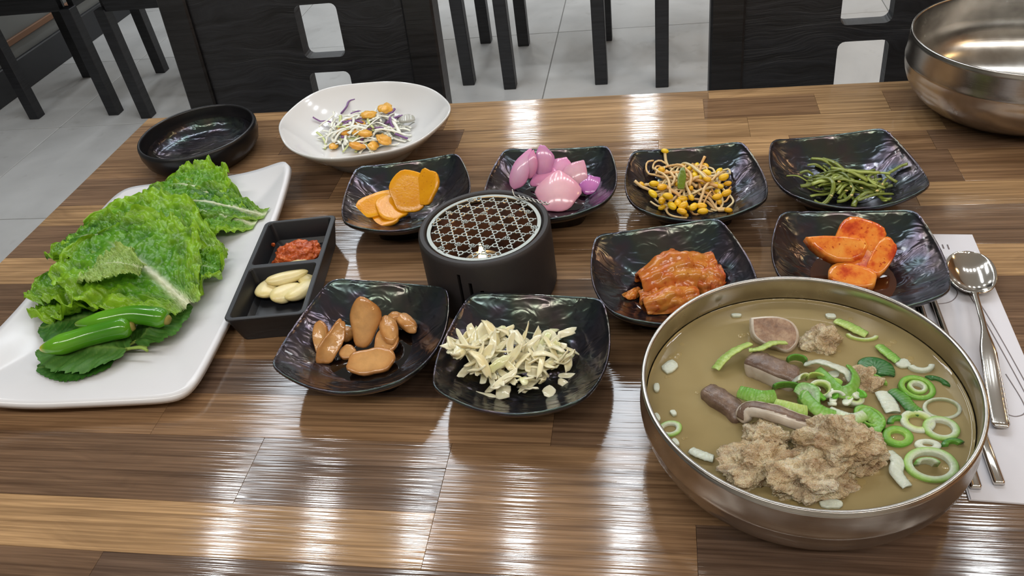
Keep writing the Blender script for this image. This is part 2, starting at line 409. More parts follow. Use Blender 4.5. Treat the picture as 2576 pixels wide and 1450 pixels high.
    n = NT('bone_pale'); a = n.noise(n.coord(rnd=True), 60, 4); n.set(Base_Color=n.ramp(a, [(.3, C(168, 150, 132)), (.7, C(214, 204, 190))]), Roughness=.22, Subsurface_Weight=.2, Subsurface_Radius=(.003, .002, .001), Subsurface_Scale=1.0); n.bump(a, .3, .001)
    n = NT('broth'); v = n.coord(); a = n.noise(v, 16, 3, .5, .5); w = n.noise(v, 55, 3)
    n.set(Base_Color=n.ramp(a, [(.3, C(150, 132, 90)), (.7, C(168, 150, 106))]), Roughness=.015, Specular_IOR_Level=.45, Coat_Weight=.3, Coat_Roughness=.01, IOR=1.34)
    n.bump(w, .05, .0012)
    tr = n.n('ShaderNodeBsdfTransparent'); tr.inputs[0].default_value = C(226, 214, 176); ms = n.n('ShaderNodeMixShader'); ms.inputs[0].default_value = .13
    n.l(n.b.outputs[0], ms.inputs[1]); n.l(tr.outputs[0], ms.inputs[2]); n.l(ms.outputs[0], n.out.inputs[0])
    n = NT('oil_film'); n.set(Base_Color=C(200, 176, 116), Roughness=.02, Alpha=.35, Specular_IOR_Level=.9)
m_misc()

# ------------------------------------------------------------------ the room
X0, X1, Y0, Y1 = -2.58, 3.0, -2.1, 5.7
def struct(o, label=None):
    o['kind'] = 'structure'
    if label: o['label'] = label
    return o
fl = thing('floor', 'pale grey stone tile floor with thin grey joints', None, (0, 0, 0)); fl['kind'] = 'structure'
mk('grout_bed', box(X0, X1, Y0, Y1, -.05, -.0015), 'grout', fl, smooth=False)
tile_me = mesh('floor_tile', *bbox(-.2985, .2985, -.3035, .3035, -.02, 0, .0012), smooth=False)
i0 = int((X0+.38)/.6)-1
for i in range(i0, 7):
    for j in range(-7, 7):
        cx, cy = -.08+.6*i, 2.72+.61*j-.61*0
        if cx+.3 < X0+.05 or cx-.3 > X1-.05 or cy+.3 < Y0+.05 or cy-.3 > Y1-.05: continue
        a, b, c, d = max(cx-.2985, X0), min(cx+.2985, X1), max(cy-.3035, Y0), min(cy+.3035, Y1)
        if b-a > .59 and d-c > .6: obj('tile', tile_me, 'floor_tile', fl, (cx, cy, 0))
        else: mk('tile', bbox(a-(a+b)/2, b-(a+b)/2, c-(c+d)/2, d-(c+d)/2, -.02, 0, .0012), 'floor_tile', fl, ((a+b)/2, (c+d)/2, 0), smooth=False)
struct(mkw('ceiling', box(X0, X1, Y0, Y1, CEIL, CEIL+.05), 'ceiling_white', smooth=False), 'white ceiling')
struct(mkw('wall_left', box(X0-.1, X0, Y0, Y1, 0, CEIL), 'wall_paint', smooth=False), 'grey painted wall behind the far chairs')
struct(mkw('wall_back', box(X0, X1, Y1, Y1+.1, 0, CEIL), 'wall_light', smooth=False), 'pale wall at the far end')
struct(mkw('wall_right', box(X1, X1+.1, Y0, Y1, 0, CEIL), 'wall_wood', smooth=False), 'wooden wall on the right')
struct(mkw('wall_front', box(X0, X1, Y0-.1, Y0, 0, CEIL), 'wall_light', smooth=False), 'pale wall behind the guest')
struct(mkw('baseboard_left', bbox(X0, X0+.02, Y0, Y1, 0, .12, .004), 'baseboard_black', smooth=False), 'tall black baseboard along the left wall')
struct(mkw('trim_1', bbox(X0, X0+.012, Y0, Y1, .17, .195, .003), 'trim_brown', smooth=False), 'thin brown wooden strip on the left wall')

# ------------------------------------------------------------------ table
TX0, TX1, TY0, TY1 = -.70, .52, .20, .935
table = thing('dining_table', 'brown wood-strip dining table with the dishes on it', 'table', (0, .57, 0))
LT, MD, DK, VD = C(178, 145, 106), C(151, 120, 90), C(124, 99, 78), C(107, 87, 73)
rows = [(.200, .222, [(TX0, VD), (.0, DK)]),
        (.222, .269, [(TX0, DK), (-.378, VD), (-.05, DK), (.30, MD)]),
        (.269, .312, [(TX0, LT), (-.151, MD), (.022, VD), (.34, MD)]),
        (.312, .373, [(TX0, DK), (-.30, DK), (-.151, MD), (.10, DK), (.33, LT)]),
        (.373, .418, [(TX0, MD), (-.398, MD), (-.078, DK), (.22, LT)]),
        (.418, .459, [(TX0, MD), (-.391, VD), (-.08, DK), (.2, MD)]),
        (.459, .512, [(TX0, DK), (-.52, MD), (-.2, MD), (.05, DK), (.3, LT)]),
        (.512, .566, [(TX0, DK), (-.45, DK), (-.05, VD), (.24, DK)]),
        (.566, .611, [(TX0, LT), (-.40, MD), (-.02, MD), (.22, LT)]),
        (.611, .672, [(TX0, DK), (-.42, DK), (-.22, MD), (.02, DK), (.2, DK)]),
        (.672, .713, [(TX0, LT), (-.48, MD), (-.19, LT), (.06, MD), (.24, LT)]),
        (.713, .774, [(TX0, DK), (-.36, MD), (-.10, MD), (.12, DK), (.29, MD)]),
        (.774, .816, [(TX0, MD), (-.33, DK), (-.235, MD), (.0, LT), (.14, MD), (.28, DK)]),
        (.816, .862, [(TX0, MD), (-.46, DK), (-.233, LT), (.10, LT), (.30, MD)]),
        (.862, .913, [(TX0, MD), (-.48, MD), (-.26, LT), (.053, MD), (.18, LT), (.255, MD)]),
        (.913, .935, [(TX0, LT), (-.35, LT), (.06, LT), (.30, LT)])]
random.seed(4)
for y0, y1, segs in rows:
    for k, (xs, tone) in enumerate(segs):
        xe = segs[k+1][0] if k+1 < len(segs) else TX1
        o = mk('plank', bbox(-(xe-xs)/2+.0001, (xe-xs)/2-.0001, -(y1-y0)/2+.0001, (y1-y0)/2-.0001, -.022, 0, .00012), 'table_wood', table, ((xs+xe)/2, (y0+y1)/2-.57, TZ), smooth=False)
        j = random.uniform(.9, 1.1); o.color = (tone[0]*j, tone[1]*j, tone[2]*j, 1)
fr = join(box(TX0+.03, TX1-.03, TY0+.03-.57, TY0+.06-.57, TZ-.07, TZ-.022), box(TX0+.03, TX1-.03, TY1-.06-.57, TY1-.03-.57, TZ-.07, TZ-.022),
          box(TX0+.03, TX0+.06, TY0+.06-.57, TY1-.06-.57, TZ-.07, TZ-.022), box(TX1-.06, TX1-.03, TY0+.06-.57, TY1-.06-.57, TZ-.07, TZ-.022))
mk('frame', fr, 'black_wood', table, smooth=False)
mk('leg', bbox(-.135, -.045, -.045, .045, .012, TZ-.02, .004), 'black_wood', table, smooth=False)
mk('base_plate', bbox(-.31, .13, -.22, .22, 0, .012, .003), 'black_wood', table, smooth=False)

# ------------------------------------------------------------------ chairs
def round_rect(cx, cz, w, h, r, n=4):
    o = []
    for qx, qz, a0 in ((1, -1, -PI/2), (1, 1, 0), (-1, 1, PI/2), (-1, -1, PI)):
        for k in range(n+1):
            a = a0+PI/2*k/n; o.append((cx+qx*(w/2-r)+r*math.cos(a), cz+qz*(h/2-r)+r*math.sin(a)))
    return o
def holed_panel(x0, x1, z0, z1, holes, t):
    """flat board in xz with rounded square openings"""
    bm = bmesh.new()
    def loop(pts): 
        vs = [bm.verts.new((x, 0, z)) for x, z in pts]
        return [bm.edges.new((vs[i], vs[(i+1) % len(vs)])) for i in range(len(vs))]
    E = loop([(x0, z0), (x1, z0), (x1, z1), (x0, z1)])
    for h in holes: E += loop(round_rect(*h))
    bmesh.ops.triangle_fill(bm, use_beauty=True, use_dissolve=False, edges=E)
    ret = bmesh.ops.extrude_face_region(bm, geom=list(bm.faces))
    bmesh.ops.translate(bm, verts=[e for e in ret['geom'] if isinstance(e, bmesh.types.BMVert)], vec=(0, t, 0))
    bmesh.ops.recalc_face_normals(bm, faces=bm.faces)
    bm.verts.index_update(); V = [v.co.copy() for v in bm.verts]; F = [tuple(v.index for v in f.verts) for f in bm.faces]; bm.free()
    return V, F
def dining_chair(label, x, y, rot, hole_dx):
    """seat towards -y (the table), back at y"""
    t = thing('dining_chair', label, 'chair', (x, y, 0), rot, 'black chairs pushed up to the table')
    lean = lambda v: Vector((v.x, v.y+(max(0, v.z-.42))*.13, v.z))
    for s in (-1, 1):
        mk('back_post', skew(join(bbox(s*.202-.022*(1+s), s*.202+.022*(1-s), -.0, .036, .0, .43, .003), bbox(s*.202-.022*(1+s), s*.202+.022*(1-s), 0, .036, .43, .95, .003)), lean), 'black_wood', t, smooth=False)
        mk('leg', bbox(s*.19-.02, s*.19+.02, -.43, -.39, 0, .43, .003), 'black_wood', t, smooth=False)
    holes = [(hole_dx, TZ+.059+k*.095, .063, .074, .009) for k in (-2, -1, 0, 1)]
    mk('back_panel', skew(holed_panel(-.158, .158, TZ-.24, TZ+.19, holes, .022), lambda v: lean(v+Vector((0, .007, 0)))), 'black_panel', t, smooth=False)
    mk('seat', bbox(-.2, .2, -.44, .0, .43, .465, .008), 'black_wood', t, smooth=False)
    mk('apron', join(box(-.17, .17, -.425, -.405, .37, .43), box(-.2, -.18, -.39, 0, .37, .43), box(.18, .2, -.39, 0, .37, .43)), 'black_wood', t, smooth=False)
    return t
dining_chair('black wooden chair behind the white salad plate, square openings in its back', -.5035, 1.008, 0, .031)
dining_chair('black wooden chair behind the large empty steel bowl', .270, 1.008, 0, -.008)
def far_chair(label, x, w, y):
    t = thing('dining_chair', label, 'chair', (x, y, 0), 0, 'black chairs of the next table')
    for sx in (0, w-.042):
        mk('leg', skew(bbox(sx, sx+.042, 0, .042, 0, .40, .002), lambda v: v), 'black_wood', t, smooth=False)
        mk('leg', bbox(sx, sx+.042, .37, .412, 0, .40, .002), 'black_wood', t, smooth=False)
        mk('foot_glide', join(lathe([(.012, 0), (.012, .006)], 10)), 'black_plastic', t, (sx+.021, .391, -.0))
    mk('apron', join(box(.042, w-.042, .008, .03, .392, .45), box(.042, w-.042, .38, .40, .392, .45), box(.008, .03, .042, .37, .392, .45), box(w-.03, w-.008, .042, .37, .392, .45)), 'black_wood', t, smooth=False)
    mk('seat', bbox(-.02, w+.02, -.02, .43, .45, .49, .006), 'black_wood', t, smooth=False)
    for sx in (0, w-.042): mk('back_post', bbox(sx, sx+.042, 0, .035, .49, .95, .003), 'black_wood', t, smooth=False)
    mk('back_panel', box(.042, w-.042, .008, .028, .56, .93), 'black_panel', t, smooth=False)
far_chair('black far chair nearest the left wall', -2.36, .38, 2.49)
far_chair('black far chair seen just left of the round black bowl', -1.865, .37, 2.45)
far_chair('black far chair with one leg showing right of the salad plate chair', -1.0, .365, 2.585)
far_chair('black far chair straddling the long floor joint', -.522, .355, 2.535)
far_chair('black far chair partly hidden by the near chair on the right', -.008, .35, 2.49)
# ------------------------------------------------------------------ square side dishes
DA, DK_, DHC, DHM = .055, .2053, .0402, .0314
def dish_rim(n=24):
    P = []
    for k in range(4):
        for i in range(n):
            e = -1+2*i/n
            u, v = ((e, -1), (1, e), (-e, 1), (-1, -e))[k]
            w = min(abs(u), abs(v))**2
            P.append(Vector((DA*u*(1+DK_*(1-v*v)), DA*v*(1+DK_*(1-u*u)), DHM+(DHC-DHM)*w)))
    for _ in range(3):
        m = len(P); P = [(P[i-1]+2*P[i]+P[(i+1) % m])/4 for i in range(m)]
    return P
RIM = dish_rim()
RIMA = sorted(((math.atan2(p.y, p.x), math.hypot(p.x, p.y), p.z) for p in RIM))
def rim_at(a):
    n = len(RIMA)
    for i in range(n):
        if RIMA[i][0] > a: break
    else: i = 0
    A, B = RIMA[i-1], RIMA[i]
    d = (B[0]-A[0]) % (2*PI); f = ((a-A[0]) % (2*PI))/d if d else 0
    return A[1]+(B[1]-A[1])*f, A[2]+(B[2]-A[2])*f
DZB = .0065
def dprof(s):
    return 0.0 if s < .30 else ((s-.30)/.70)**1.55
def dish_z(x, y):
    """inside surface of a side dish, local"""
    r, z = rim_at(math.atan2(y, x)); s = math.hypot(x, y)/(r-.0025)
    return DZB+(z-DZB)*dprof(min(s, 1.05))
def dish_mesh():
    loops = []
    ins = [.06, .15, .25, .33, .41, .49, .57, .65, .73, .81, .88, .94, .975]
    for s in ins:
        L = []
        for i, p in enumerate(RIM):
            q = Vector((p.x*s, p.y*s, DZB+(p.z-DZB)*dprof(s)))
            if .3 < s < .96: q.z += .0007*nz(q.x*90, q.y*60, 2)+.0004*nz(q.x*190, q.y*140, 5)
            L.append(q)
        loops.append(L)
    jit = [.0004*nz(p.x*140, p.y*140, 8) for p in RIM]
    loops.append([Vector((p.x*.990, p.y*.990, p.z+.0004+j)) for p, j in zip(RIM, jit)])
    loops.append([Vector((p.x*1.0, p.y*1.0, p.z-.0006+j)) for p, j in zip(RIM, jit)])
    loops.append([Vector((p.x*1.001, p.y*1.001, p.z-.0024)) for p in RIM])
    for s in (.95, .88, .80, .72, .64, .58):
        loops.append([Vector((p.x*s, p.y*s, max(.002, -.0035+DZB+(p.z-DZB)*dprof(s)-.001))) for p in RIM])
    loops.append([Vector((p.x*.56, p.y*.56, 0)) for p in RIM]); loops.append([Vector((p.x*.50, p.y*.50, 0)) for p in RIM])
    return rings(loops, True, True, True)
DISH_ME = mesh('side_dish', *dish_mesh())
DISHES = {}
def side_dish(key, x, y, rot, label):
    o = obj('side_dish', DISH_ME, 'black_melamine', None, (x, y, TZ), (0, 0, rot))
    tag(o, label, 'dish', 'square black side dishes'); DISHES[key] = (x, y, rot); return o
side_dish('cab', -.1031, .4405, -.0805, 'square black dish holding chopped white cabbage')
side_dish('brn', -.2355, .4583, -.1321, 'square black dish holding brown pickled slices in soy sauce')
side_dish('yel', -.2528, .6690, .1969, 'square black dish holding yellow pickle slices')
side_dish('pnk', -.1063, .6833, -.0145, 'square black dish holding pink pickled onion petals')
side_dish('spr', .0335, .6754, .0959, 'square black dish holding seasoned bean sprouts')
side_dish('sea', .1721, .6894, .1441, 'square black dish holding green seaweed strips')
side_dish('kim', .0097, .5359, .2089, 'square black dish holding folded cabbage kimchi')
side_dish('rad', .1581, .5528, -.0233, 'square black dish holding orange radish kimchi')
def dloc(key, w):
    x, y, r = DISHES[key]; dx, dy = w.x-x, w.y-y; c, s = math.cos(-r), math.sin(-r)
    return c*dx-s*dy, s*dx+c*dy
def dsurf(key, w):
    """height (above table) of the dish floor under world point w"""
    return dish_z(*dloc(key, w))
def pool(key, name, mat, level, label, cat):
    x, y, r = DISHES[key]; L = []
    for p in RIM:
        s = .3+.7*(max(0, level-DZB)/(p.z-DZB))**(1/1.55); s += .01
        L.append((p, s))
    lo = [[Vector((p.x*s*k, p.y*s*k, level)) for p, s in L] for k in (.02, .5, 1.0)]
    V, F = rings(lo, True, True, False)
    o = mk(name, (V, F), mat, None, (x, y, TZ), (0, 0, r), smooth=True)
    return tag(o, label, cat, kind='stuff')
pool('brn', 'soy_sauce', 'soy_sauce', .0105, 'dark soy sauce pooled under the brown pickles', 'sauce')
pool('pnk', 'onion_brine', 'purple_brine', .0105, 'dark purple brine pooled under the onion petals', 'brine')
pool('rad', 'kimchi_juice', 'red_juice', .0100, 'red brown juice pooled under the radish kimchi', 'juice')

# ------------------------------------------------------------------ two-part sauce dish
def rrect(hx, hy, r, n=5):
    o = []
    for qx, qy, a0 in ((1, -1, -PI/2), (1, 1, 0), (-1, 1, PI/2), (-1, -1, PI)):
        for k in range(n+1):
            a = a0+PI/2*k/n; o.append((qx*(hx-r)+r*math.cos(a), qy*(hy-r)+r*math.sin(a)))
    return o
SD = (-.3447, .5565, TZ, .135)
sauce = thing('sauce_dish', 'small black two-compartment sauce dish beside the white platter', 'dish', SD[:3], SD[3])
HX, HY, SH = .0365, .0765, .029
def tray_shell():
    L = []
    for hx, hy, r, z in ((HX-.0075, HY-.0075, .006, 0), (HX-.0055, HY-.0055, .007, .0008), (HX-.001, HY-.001, .006, SH-.004), (HX, HY, .006, SH-.002), (HX, HY, .006, SH-.0005), (HX-.0007, HY-.0007, .0055, SH)):
        L.append([Vector((x, y, z)) for x, y in rrect(hx, hy, r)])
    V, F = rings(L, True, True, False); out0 = (len(L)-1)*len(L[0]); n = len(L[0])
    bm = bmesh.new(); vs = [bm.verts.new(v) for v in V]
    for f in F: bm.faces.new([vs[i] for i in f])
    top = [bm.edges.get((vs[out0+i], vs[out0+(i+1) % n])) for i in range(n)]
    E = list(top)
    for c in (-1, 1):
        cy = c*(HY/2-.0005)
        def ring(ix, iy, r, z): return [bm.verts.new((x, y+cy, z)) for x, y in rrect(ix, iy, r)]
        ax, ay = HX-.0042, HY/2-.0028
        R = [ring(ax, ay, .004, SH), ring(ax-.0008, ay-.0008, .004, SH-.001), ring(ax-.004, ay-.0045, .004, .010), ring(ax-.0085, ay-.0095, .004, .0055), ring(ax-.016, ay-.016, .004, .0052)]
        E += [bm.edges.new((R[0][i], R[0][(i+1) % n])) for i in range(n)]
        for a, b in zip(R, R[1:]):
            for i in range(n): bm.faces.new((a[i], a[(i+1) % n], b[(i+1) % n], b[i]))
        bm.faces.new(R[-1])
    bmesh.ops.triangle_fill(bm, use_beauty=True, edges=E)
    bmesh.ops.recalc_face_normals(bm, faces=bm.faces)
    bm.verts.index_update(); V = [v.co.copy() for v in bm.verts]; F = [tuple(v.index for v in f.verts) for f in bm.faces]; bm.free()
    return V, F
shade_auto(mk('tray', tray_shell(), 'black_plastic', sauce), 30)

# ------------------------------------------------------------------ round black bowl
bb = thing('round_bowl', 'empty round black bowl at the far left of the table', 'bowl', (-.5581, .8211, TZ))
R_, H_ = .0709, .036
mk('bowl_body', lathe([(.040, .0055), (.052, .006), (.0605, .009), (.0655, .017), (.0672, .026), (.0678, H_-.002), (.0685, H_-.0002), (.0702, H_), (.0714, H_-.0012), (.0722, H_-.004), (.0722, .024), (.069, .013), (.062, .005), (.0575, .0015), (.055, 0), (.03, 0)], 80), 'black_rim', bb)
mk('bowl_floor', lathe([(.001, .0058), (.02, .006), (.04, .0062), (.052, .0068), (.0600, .0098), (.0645, .0168), (.0655, .021)], 72, True, False), 'black_melamine', bb)

# ------------------------------------------------------------------ white platter
PLX, PLY, PLR = -.494, .562, .09
PHX, PHY = .108, .174
def plat_z(u, v):
    m = max(abs(u), abs(v)); e = sm(.45, 1.05, m)
    return .007+.008*e+.022*max(0, u*v)**2.2*e-.002*max(0, -u*v)*e
def plat_xy(u, v):
    return PHX*u*(1+.03*(1-v*v))+.006*v*0, PHY*v*(1+.01*(1-u*u))
def plat_sq(u, v):
    """round the corners of the unit square"""
    m = max(abs(u), abs(v)); 
    if m < 1e-6: return 0, 0
    p = 14.0; k = m/((abs(u)**p+abs(v)**p)**(1/p)); return u*k, v*k
def plat_fn(a, b):
    u, v = a*2-1, b*2-1; u2, v2 = plat_sq(u, v); x, y = plat_xy(u2, v2); return x, y, plat_z(u2, v2)
pg = grid(plat_fn, 45, 61)
platter = mk('serving_platter', thicken(pg[0], pg[1], .0055), 'white_melamine', None, (PLX, PLY, TZ), (0, 0, PLR))
tag(platter, 'white rectangular platter with raised corners carrying the green leaves', 'platter')
mk('foot', rings([[Vector((x, y, z)) for x, y in rrect(.05+e, .10+e, .02)] for e, z in ((.003, 0), (.006, .006))]), 'white_melamine', platter)
def plat_h(w):
    dx, dy = w.x-PLX, w.y-PLY; c, s = math.cos(-PLR), math.sin(-PLR)
    x, y = c*dx-s*dy, s*dx+c*dy; return plat_z(max(-1, min(1, x/PHX)), max(-1, min(1, y/PHY)))+.003

# ------------------------------------------------------------------ white salad plate
SPX, SPY, SPZ = -.3406, .8185, .045
def sp_r(t):
    return 1+.065*math.cos(2*(t+.4715))+.022*math.cos(3*t-.7)+.008*math.cos(8*t)
prof = [(.002, .0115), (.02, .0115), (.04, .012), (.055, .0145), (.07, .0205), (.085, .031), (.095, .0415), (.0978, .0450), (.0990, .0458), (.1000, .0452), (.0998, .0435), (.094, .037), (.083, .0262), (.068, .0165), (.056, .0105), (.053, .0085), (.0525, .0), (.049, 0), (.048, .007), (.02, .0075)]
def sp_fr(r, t): return r*(1+(sp_r(t)-1)*min(1, r/.09)**2)
L = []
for r, z in prof:
    L.append([Vector((sp_fr(r, t)*math.cos(t), sp_fr(r, t)*math.sin(t), z+(.0012*math.cos(5*t+.6)*max(0, (r-.06)/.04) if z > .012 else 0))) for t in (2*PI*i/120 for i in range(120))])
splate = thing('salad_plate', 'white scalloped plate with shredded cabbage salad', 'plate', (SPX, SPY, TZ))
mk('plate_body', rings(L, True, True, True), 'white_porcelain', splate)
def sp_z(x, y):
    r = math.hypot(x, y)
    for (r0, z0), (r1, z1) in zip(prof[:8], prof[1:8]):
        if r <= r1: return z0+(z1-z0)*max(0, (r-r0))/(r1-r0)
    return .045

# ------------------------------------------------------------------ candle food warmer
BX, BY, BH, BR = -.1495, .5615, .065, .0579
warm = thing('candle_warmer', 'round black candle warmer with a pierced metal grille', 'warmer', (BX, BY, TZ))
def burner_body():
    NA, zs = 120, [0, .004, .016, .032, .038, .046, .054, BH-.004]
    ro = lambda z: BR*(1.0+.012*(1-z/BH)) if z > .003 else BR*.99
    def slot(i, k):
        a = (i+.5)/NA*2*PI; deg = math.degrees(a) % 360
        for d0, d1, k0, k1 in ((255, 258, 2, 6), (264, 267, 2, 5), (273, 276, 3, 4), (60, 63, 2, 6), (69, 72, 2, 5), (165, 168, 2, 6)):
            if d0 <= deg <= d1 and k0 <= k < k1: return True
        return False
    V, F = [], []
    def ring(r, z):
        b = len(V); V.extend(Vector((r*math.cos(2*PI*i/NA), r*math.sin(2*PI*i/NA), z)) for i in range(NA)); return b
    O = [ring(ro(z), z) for z in zs]; I = [ring(ro(z)-.0075, z) for z in zs]
    for k in range(len(zs)-1):
        for i in range(NA):
            j = (i+1) % NA; s = slot(i, k)
            if not s:
                F.append((O[k]+i, O[k]+j, O[k+1]+j, O[k+1]+i)); F.append((I[k]+j, I[k]+i, I[k+1]+i, I[k+1]+j))
            else:
                if not slot(i-1, k): F.append((O[k]+i, O[k+1]+i, I[k+1]+i, I[k]+i))
                if not slot((i+1) % NA, k): F.append((O[k]+j, I[k]+j, I[k+1]+j, O[k+1]+j))
                if not slot(i, k-1): F.append((O[k]+i, I[k]+i, I[k]+j, O[k]+j))
                if not slot(i, k+1): F.append((O[k+1]+i, O[k+1]+j, I[k+1]+j, I[k+1]+i))
    R = [O[-1]] + [ring(ro(BH)-d, z) for d, z in ((.0005, BH-.0015), (.002, BH), (.0052, BH), (.0062, BH-.001), (.0068, BH-.0045), (.009, BH-.0050))] 
    R.append(I[-1])
    for a, b in zip(R, R[1:]):
        for i in range(NA): F.append((a+i, a+(i+1) % NA, b+(i+1) % NA, b+i))
    for i in range(NA): F.append((O[0]+(i+1) % NA, O[0]+i, I[0]+i, I[0]+(i+1) % NA))
    return V, F
body = mk('warmer_body', burner_body(), 'burner_clay', warm); shade_auto(body, 35)
mk('inner_floor', lathe([(.001, .0032), (.0495, .0032), (.0495, .0045), (.001, .0045)], 40), 'burner_inside', warm, smooth=False)
mk('inner_wall', lathe([(.0489, .0047), (.0495, .036), (.0495, .056), (.0489, .056), (.0483, .036), (.0483, .0047)], 60, False, False), 'burner_inside', warm)
# grille
GR, GZ, GT = .0500, BH-.0018, .0009
def flat_bar(p, q, w):
    d = Vector((q[0]-p[0], q[1]-p[1], 0)); 
    if d.length < 1e-6: return [], []
    s = Vector((-d.y, d.x, 0)).normalized()*w/2; P, Q = Vector((p[0], p[1], 0)), Vector((q[0], q[1], 0))
    V = [P-s, Q-s, Q+s, P+s]; V = [v+Vector((0, 0, z)) for z in (-GT/2, GT/2) for v in V]
    return V, [(4, 5, 6, 7), (3, 2, 1, 0), (0, 1, 5, 4), (2, 3, 7, 6)]
def flat_ring(c, r0, r1, n, a0=0, clip=None):
    pts = [(math.cos(a0+2*PI*k/n), math.sin(a0+2*PI*k/n)) for k in range(n)]
    loops = [[Vector((c[0]+r*x, c[1]+r*y, z)) for x, y in pts] for r, z in ((r0, -GT/2), (r1, -GT/2), (r1, GT/2), (r0, GT/2))]
    V, F = rings(loops+[loops[0]], True, False, False); return V, F
P_ = []; aS = .0074; gp = []
for i in range(-18, 19):
    for j in range(-11, 12):
        if (i-j) % 3: gp.append((aS*(i+.5*j), aS*.866*j))
gp = [q for q in gp if math.hypot(*q) < GR+.01]
gp = [(x*math.cos(.35)-y*math.sin(.35), x*math.sin(.35)+y*math.cos(.35)) for x, y in gp]
for k, (x, y) in enumerate(gp):
    if math.hypot(x, y) > GR-.004: continue
    kind = k % 7
    P_.append(flat_ring((x, y), .0018, .0028, (8, 8, 6, 8, 4, 8, 6)[kind], k) if kind != 5 else join(flat_ring((x-.0012, y), .0013, .0019, 10), flat_ring((x+.0014, y), .0013, .0019, 10), flat_ring((x, y+.0014), .0013, .0019, 10)))
nbr = lambda a, b: .5*aS < math.hypot(a[0]-b[0], a[1]-b[1]) < 1.1*aS
for i, a in enumerate(gp):
    for b in gp[i+1:]:
        if not nbr(a, b): continue
        ra, rb_ = math.hypot(*a), math.hypot(*b)
        if min(ra, rb_) > GR-.004: continue
        d = math.hypot(a[0]-b[0], a[1]-b[1]); ux, uy = (b[0]-a[0])/d, (b[1]-a[1])/d
        p = (a[0]+ux*.0026, a[1]+uy*.0026); q = (b[0]-ux*.0026, b[1]-uy*.0026)
        for _ in range(12):
            if math.hypot(*q) > GR-.002: q = (q[0]-ux*.0006, q[1]-uy*.0006)
            if math.hypot(*p) > GR-.002: p = (p[0]+ux*.0006, p[1]+uy*.0006)
        P_.append(flat_bar(p, q, .001))
# hexagon outlines around every second cell close the lattice
cen = [((a[0]+b[0]+c[0])/3, (a[1]+b[1]+c[1])/3) for a, b, c in []]
for k, (x, y) in enumerate(gp):
    for a in (PI/6, PI/2):
        cx, cy = x+aS/1.732*math.cos(a+.35), y+aS/1.732*math.sin(a+.35)
        if False: P_.append(flat_ring((cx, cy), .0010, .0017, 6, k))
P_.append(flat_ring((0, 0), GR-.0032, GR, 90))
grille = mk('grille', join(*P_), 'grille_metal', warm, (0, 0, GZ), smooth=False)
grille['label'] = 'round pierced metal grille'
W1 = [(.030, .036, .0005), (.033, .039, .004), (.0335, .0355, .0045)]
def twist(off):
    pts = []
    for i in range(28):
        t = i/27; x = .024+.030*t; y = .043-.014*t; ph = t*22+off
        pts.append((x+.0009*math.cos(ph)*.5, y+.0012*math.cos(ph), .0022+.0011*math.sin(ph)))
    return pts
wire = mk('twisted_wire', join(tube(twist(0), .00055, 6), tube(twist(PI), .00055, 6), tube(spline([(.024, .043, .001), (.021, .045, .002), (.019, .049, .006)], 8), .00055, 6)), 'wire_metal', grille)
# tea light
tl = mk('tea_light', lathe([(.018, .0), (.0185, .012), (.0182, .0125), (.0178, .012), (.0172, .003)], 32, True, False), 'candle_tin', warm, (-.009, .010, .0046))
mk('wax', lathe([(.001, .0098), (.0168, .0098), (.0170, .003)], 32, True, False), 'wax', tl)
mk('flame', lathe([(.0006, .0105), (.0030, .014), (.0036, .018), (.0026, .024), (.0012, .030), (.0003, .034)], 16), 'flame', tl)
pl = bpy.data.lights.new('candle_glow', 'POINT'); pl.energy = .02; pl.color = (1, .55, .2); pl.shadow_soft_size = .005
po = bpy.data.objects.new('candle_glow', pl); COL.objects.link(po); po.location = (BX-.009, BY+.010, TZ+.045)

# ------------------------------------------------------------------ steel bowls
def steel_bowl(label, x, y, R, H, zc, rb, bul, t=.0011):
    th = thing('steel_bowl', label, 'bowl', (x, y, TZ), 0, 'brushed steel bowls')
    ro = lambda z: R*(1+bul*.7*min(1, (H-z)/(H-zc)))
    out = [(R*rb*.7, .002), (R*rb*.72, 0), (R*rb*.95, 0)]
    for k in range(1, 12):
        a = PI/2*(1-k/12); out.append((R*(rb+(1+bul-rb)*math.cos(a)), zc*(1-math.sin(a))))
    rc = R*(1+bul)
    out += [(rc*.998, zc-.0012), (rc*1.003, zc), (rc*1.0035, zc+.0012), (rc*1.0, zc+.003)]
    out += [(ro(zc+(H-zc)*f), zc+(H-zc)*f) for f in (.3, .55, .8, .93)]
    rim_ = [(R-.0004, H-.0016), (R, H-.0006), (R-.0007, H), (R-.0022, H), (R-.0030, H-.0008), (R-.0031, H-.002)]
    inn = [(ro(zc+(H-zc)*f)-.0034, zc+(H-zc)*f) for f in (.85, .55, .25, .0)]
    for k in range(11, -1, -1):
        a = PI/2*(1-k/12); inn.append((R*(rb+(1+bul-rb)*math.cos(a))-.0034, zc*(1-math.sin(a))+.0018))
    inn += [(R*rb*.5, .0019), (.001, .0019)]
    mk('bowl_body', lathe(out+rim_+inn, 128), 'brushed_steel', th)
    return th
S1 = (.0914, .3805, .1036, .0667, .0436, .4718, .0088)
steel_bowl('steel bowl full of rib soup at the front right', *S1)
steel_bowl('large empty steel bowl at the far right of the table', .3761, .8631, .1126, .0845, .0436*.0845/.0667, .4718, .0088)

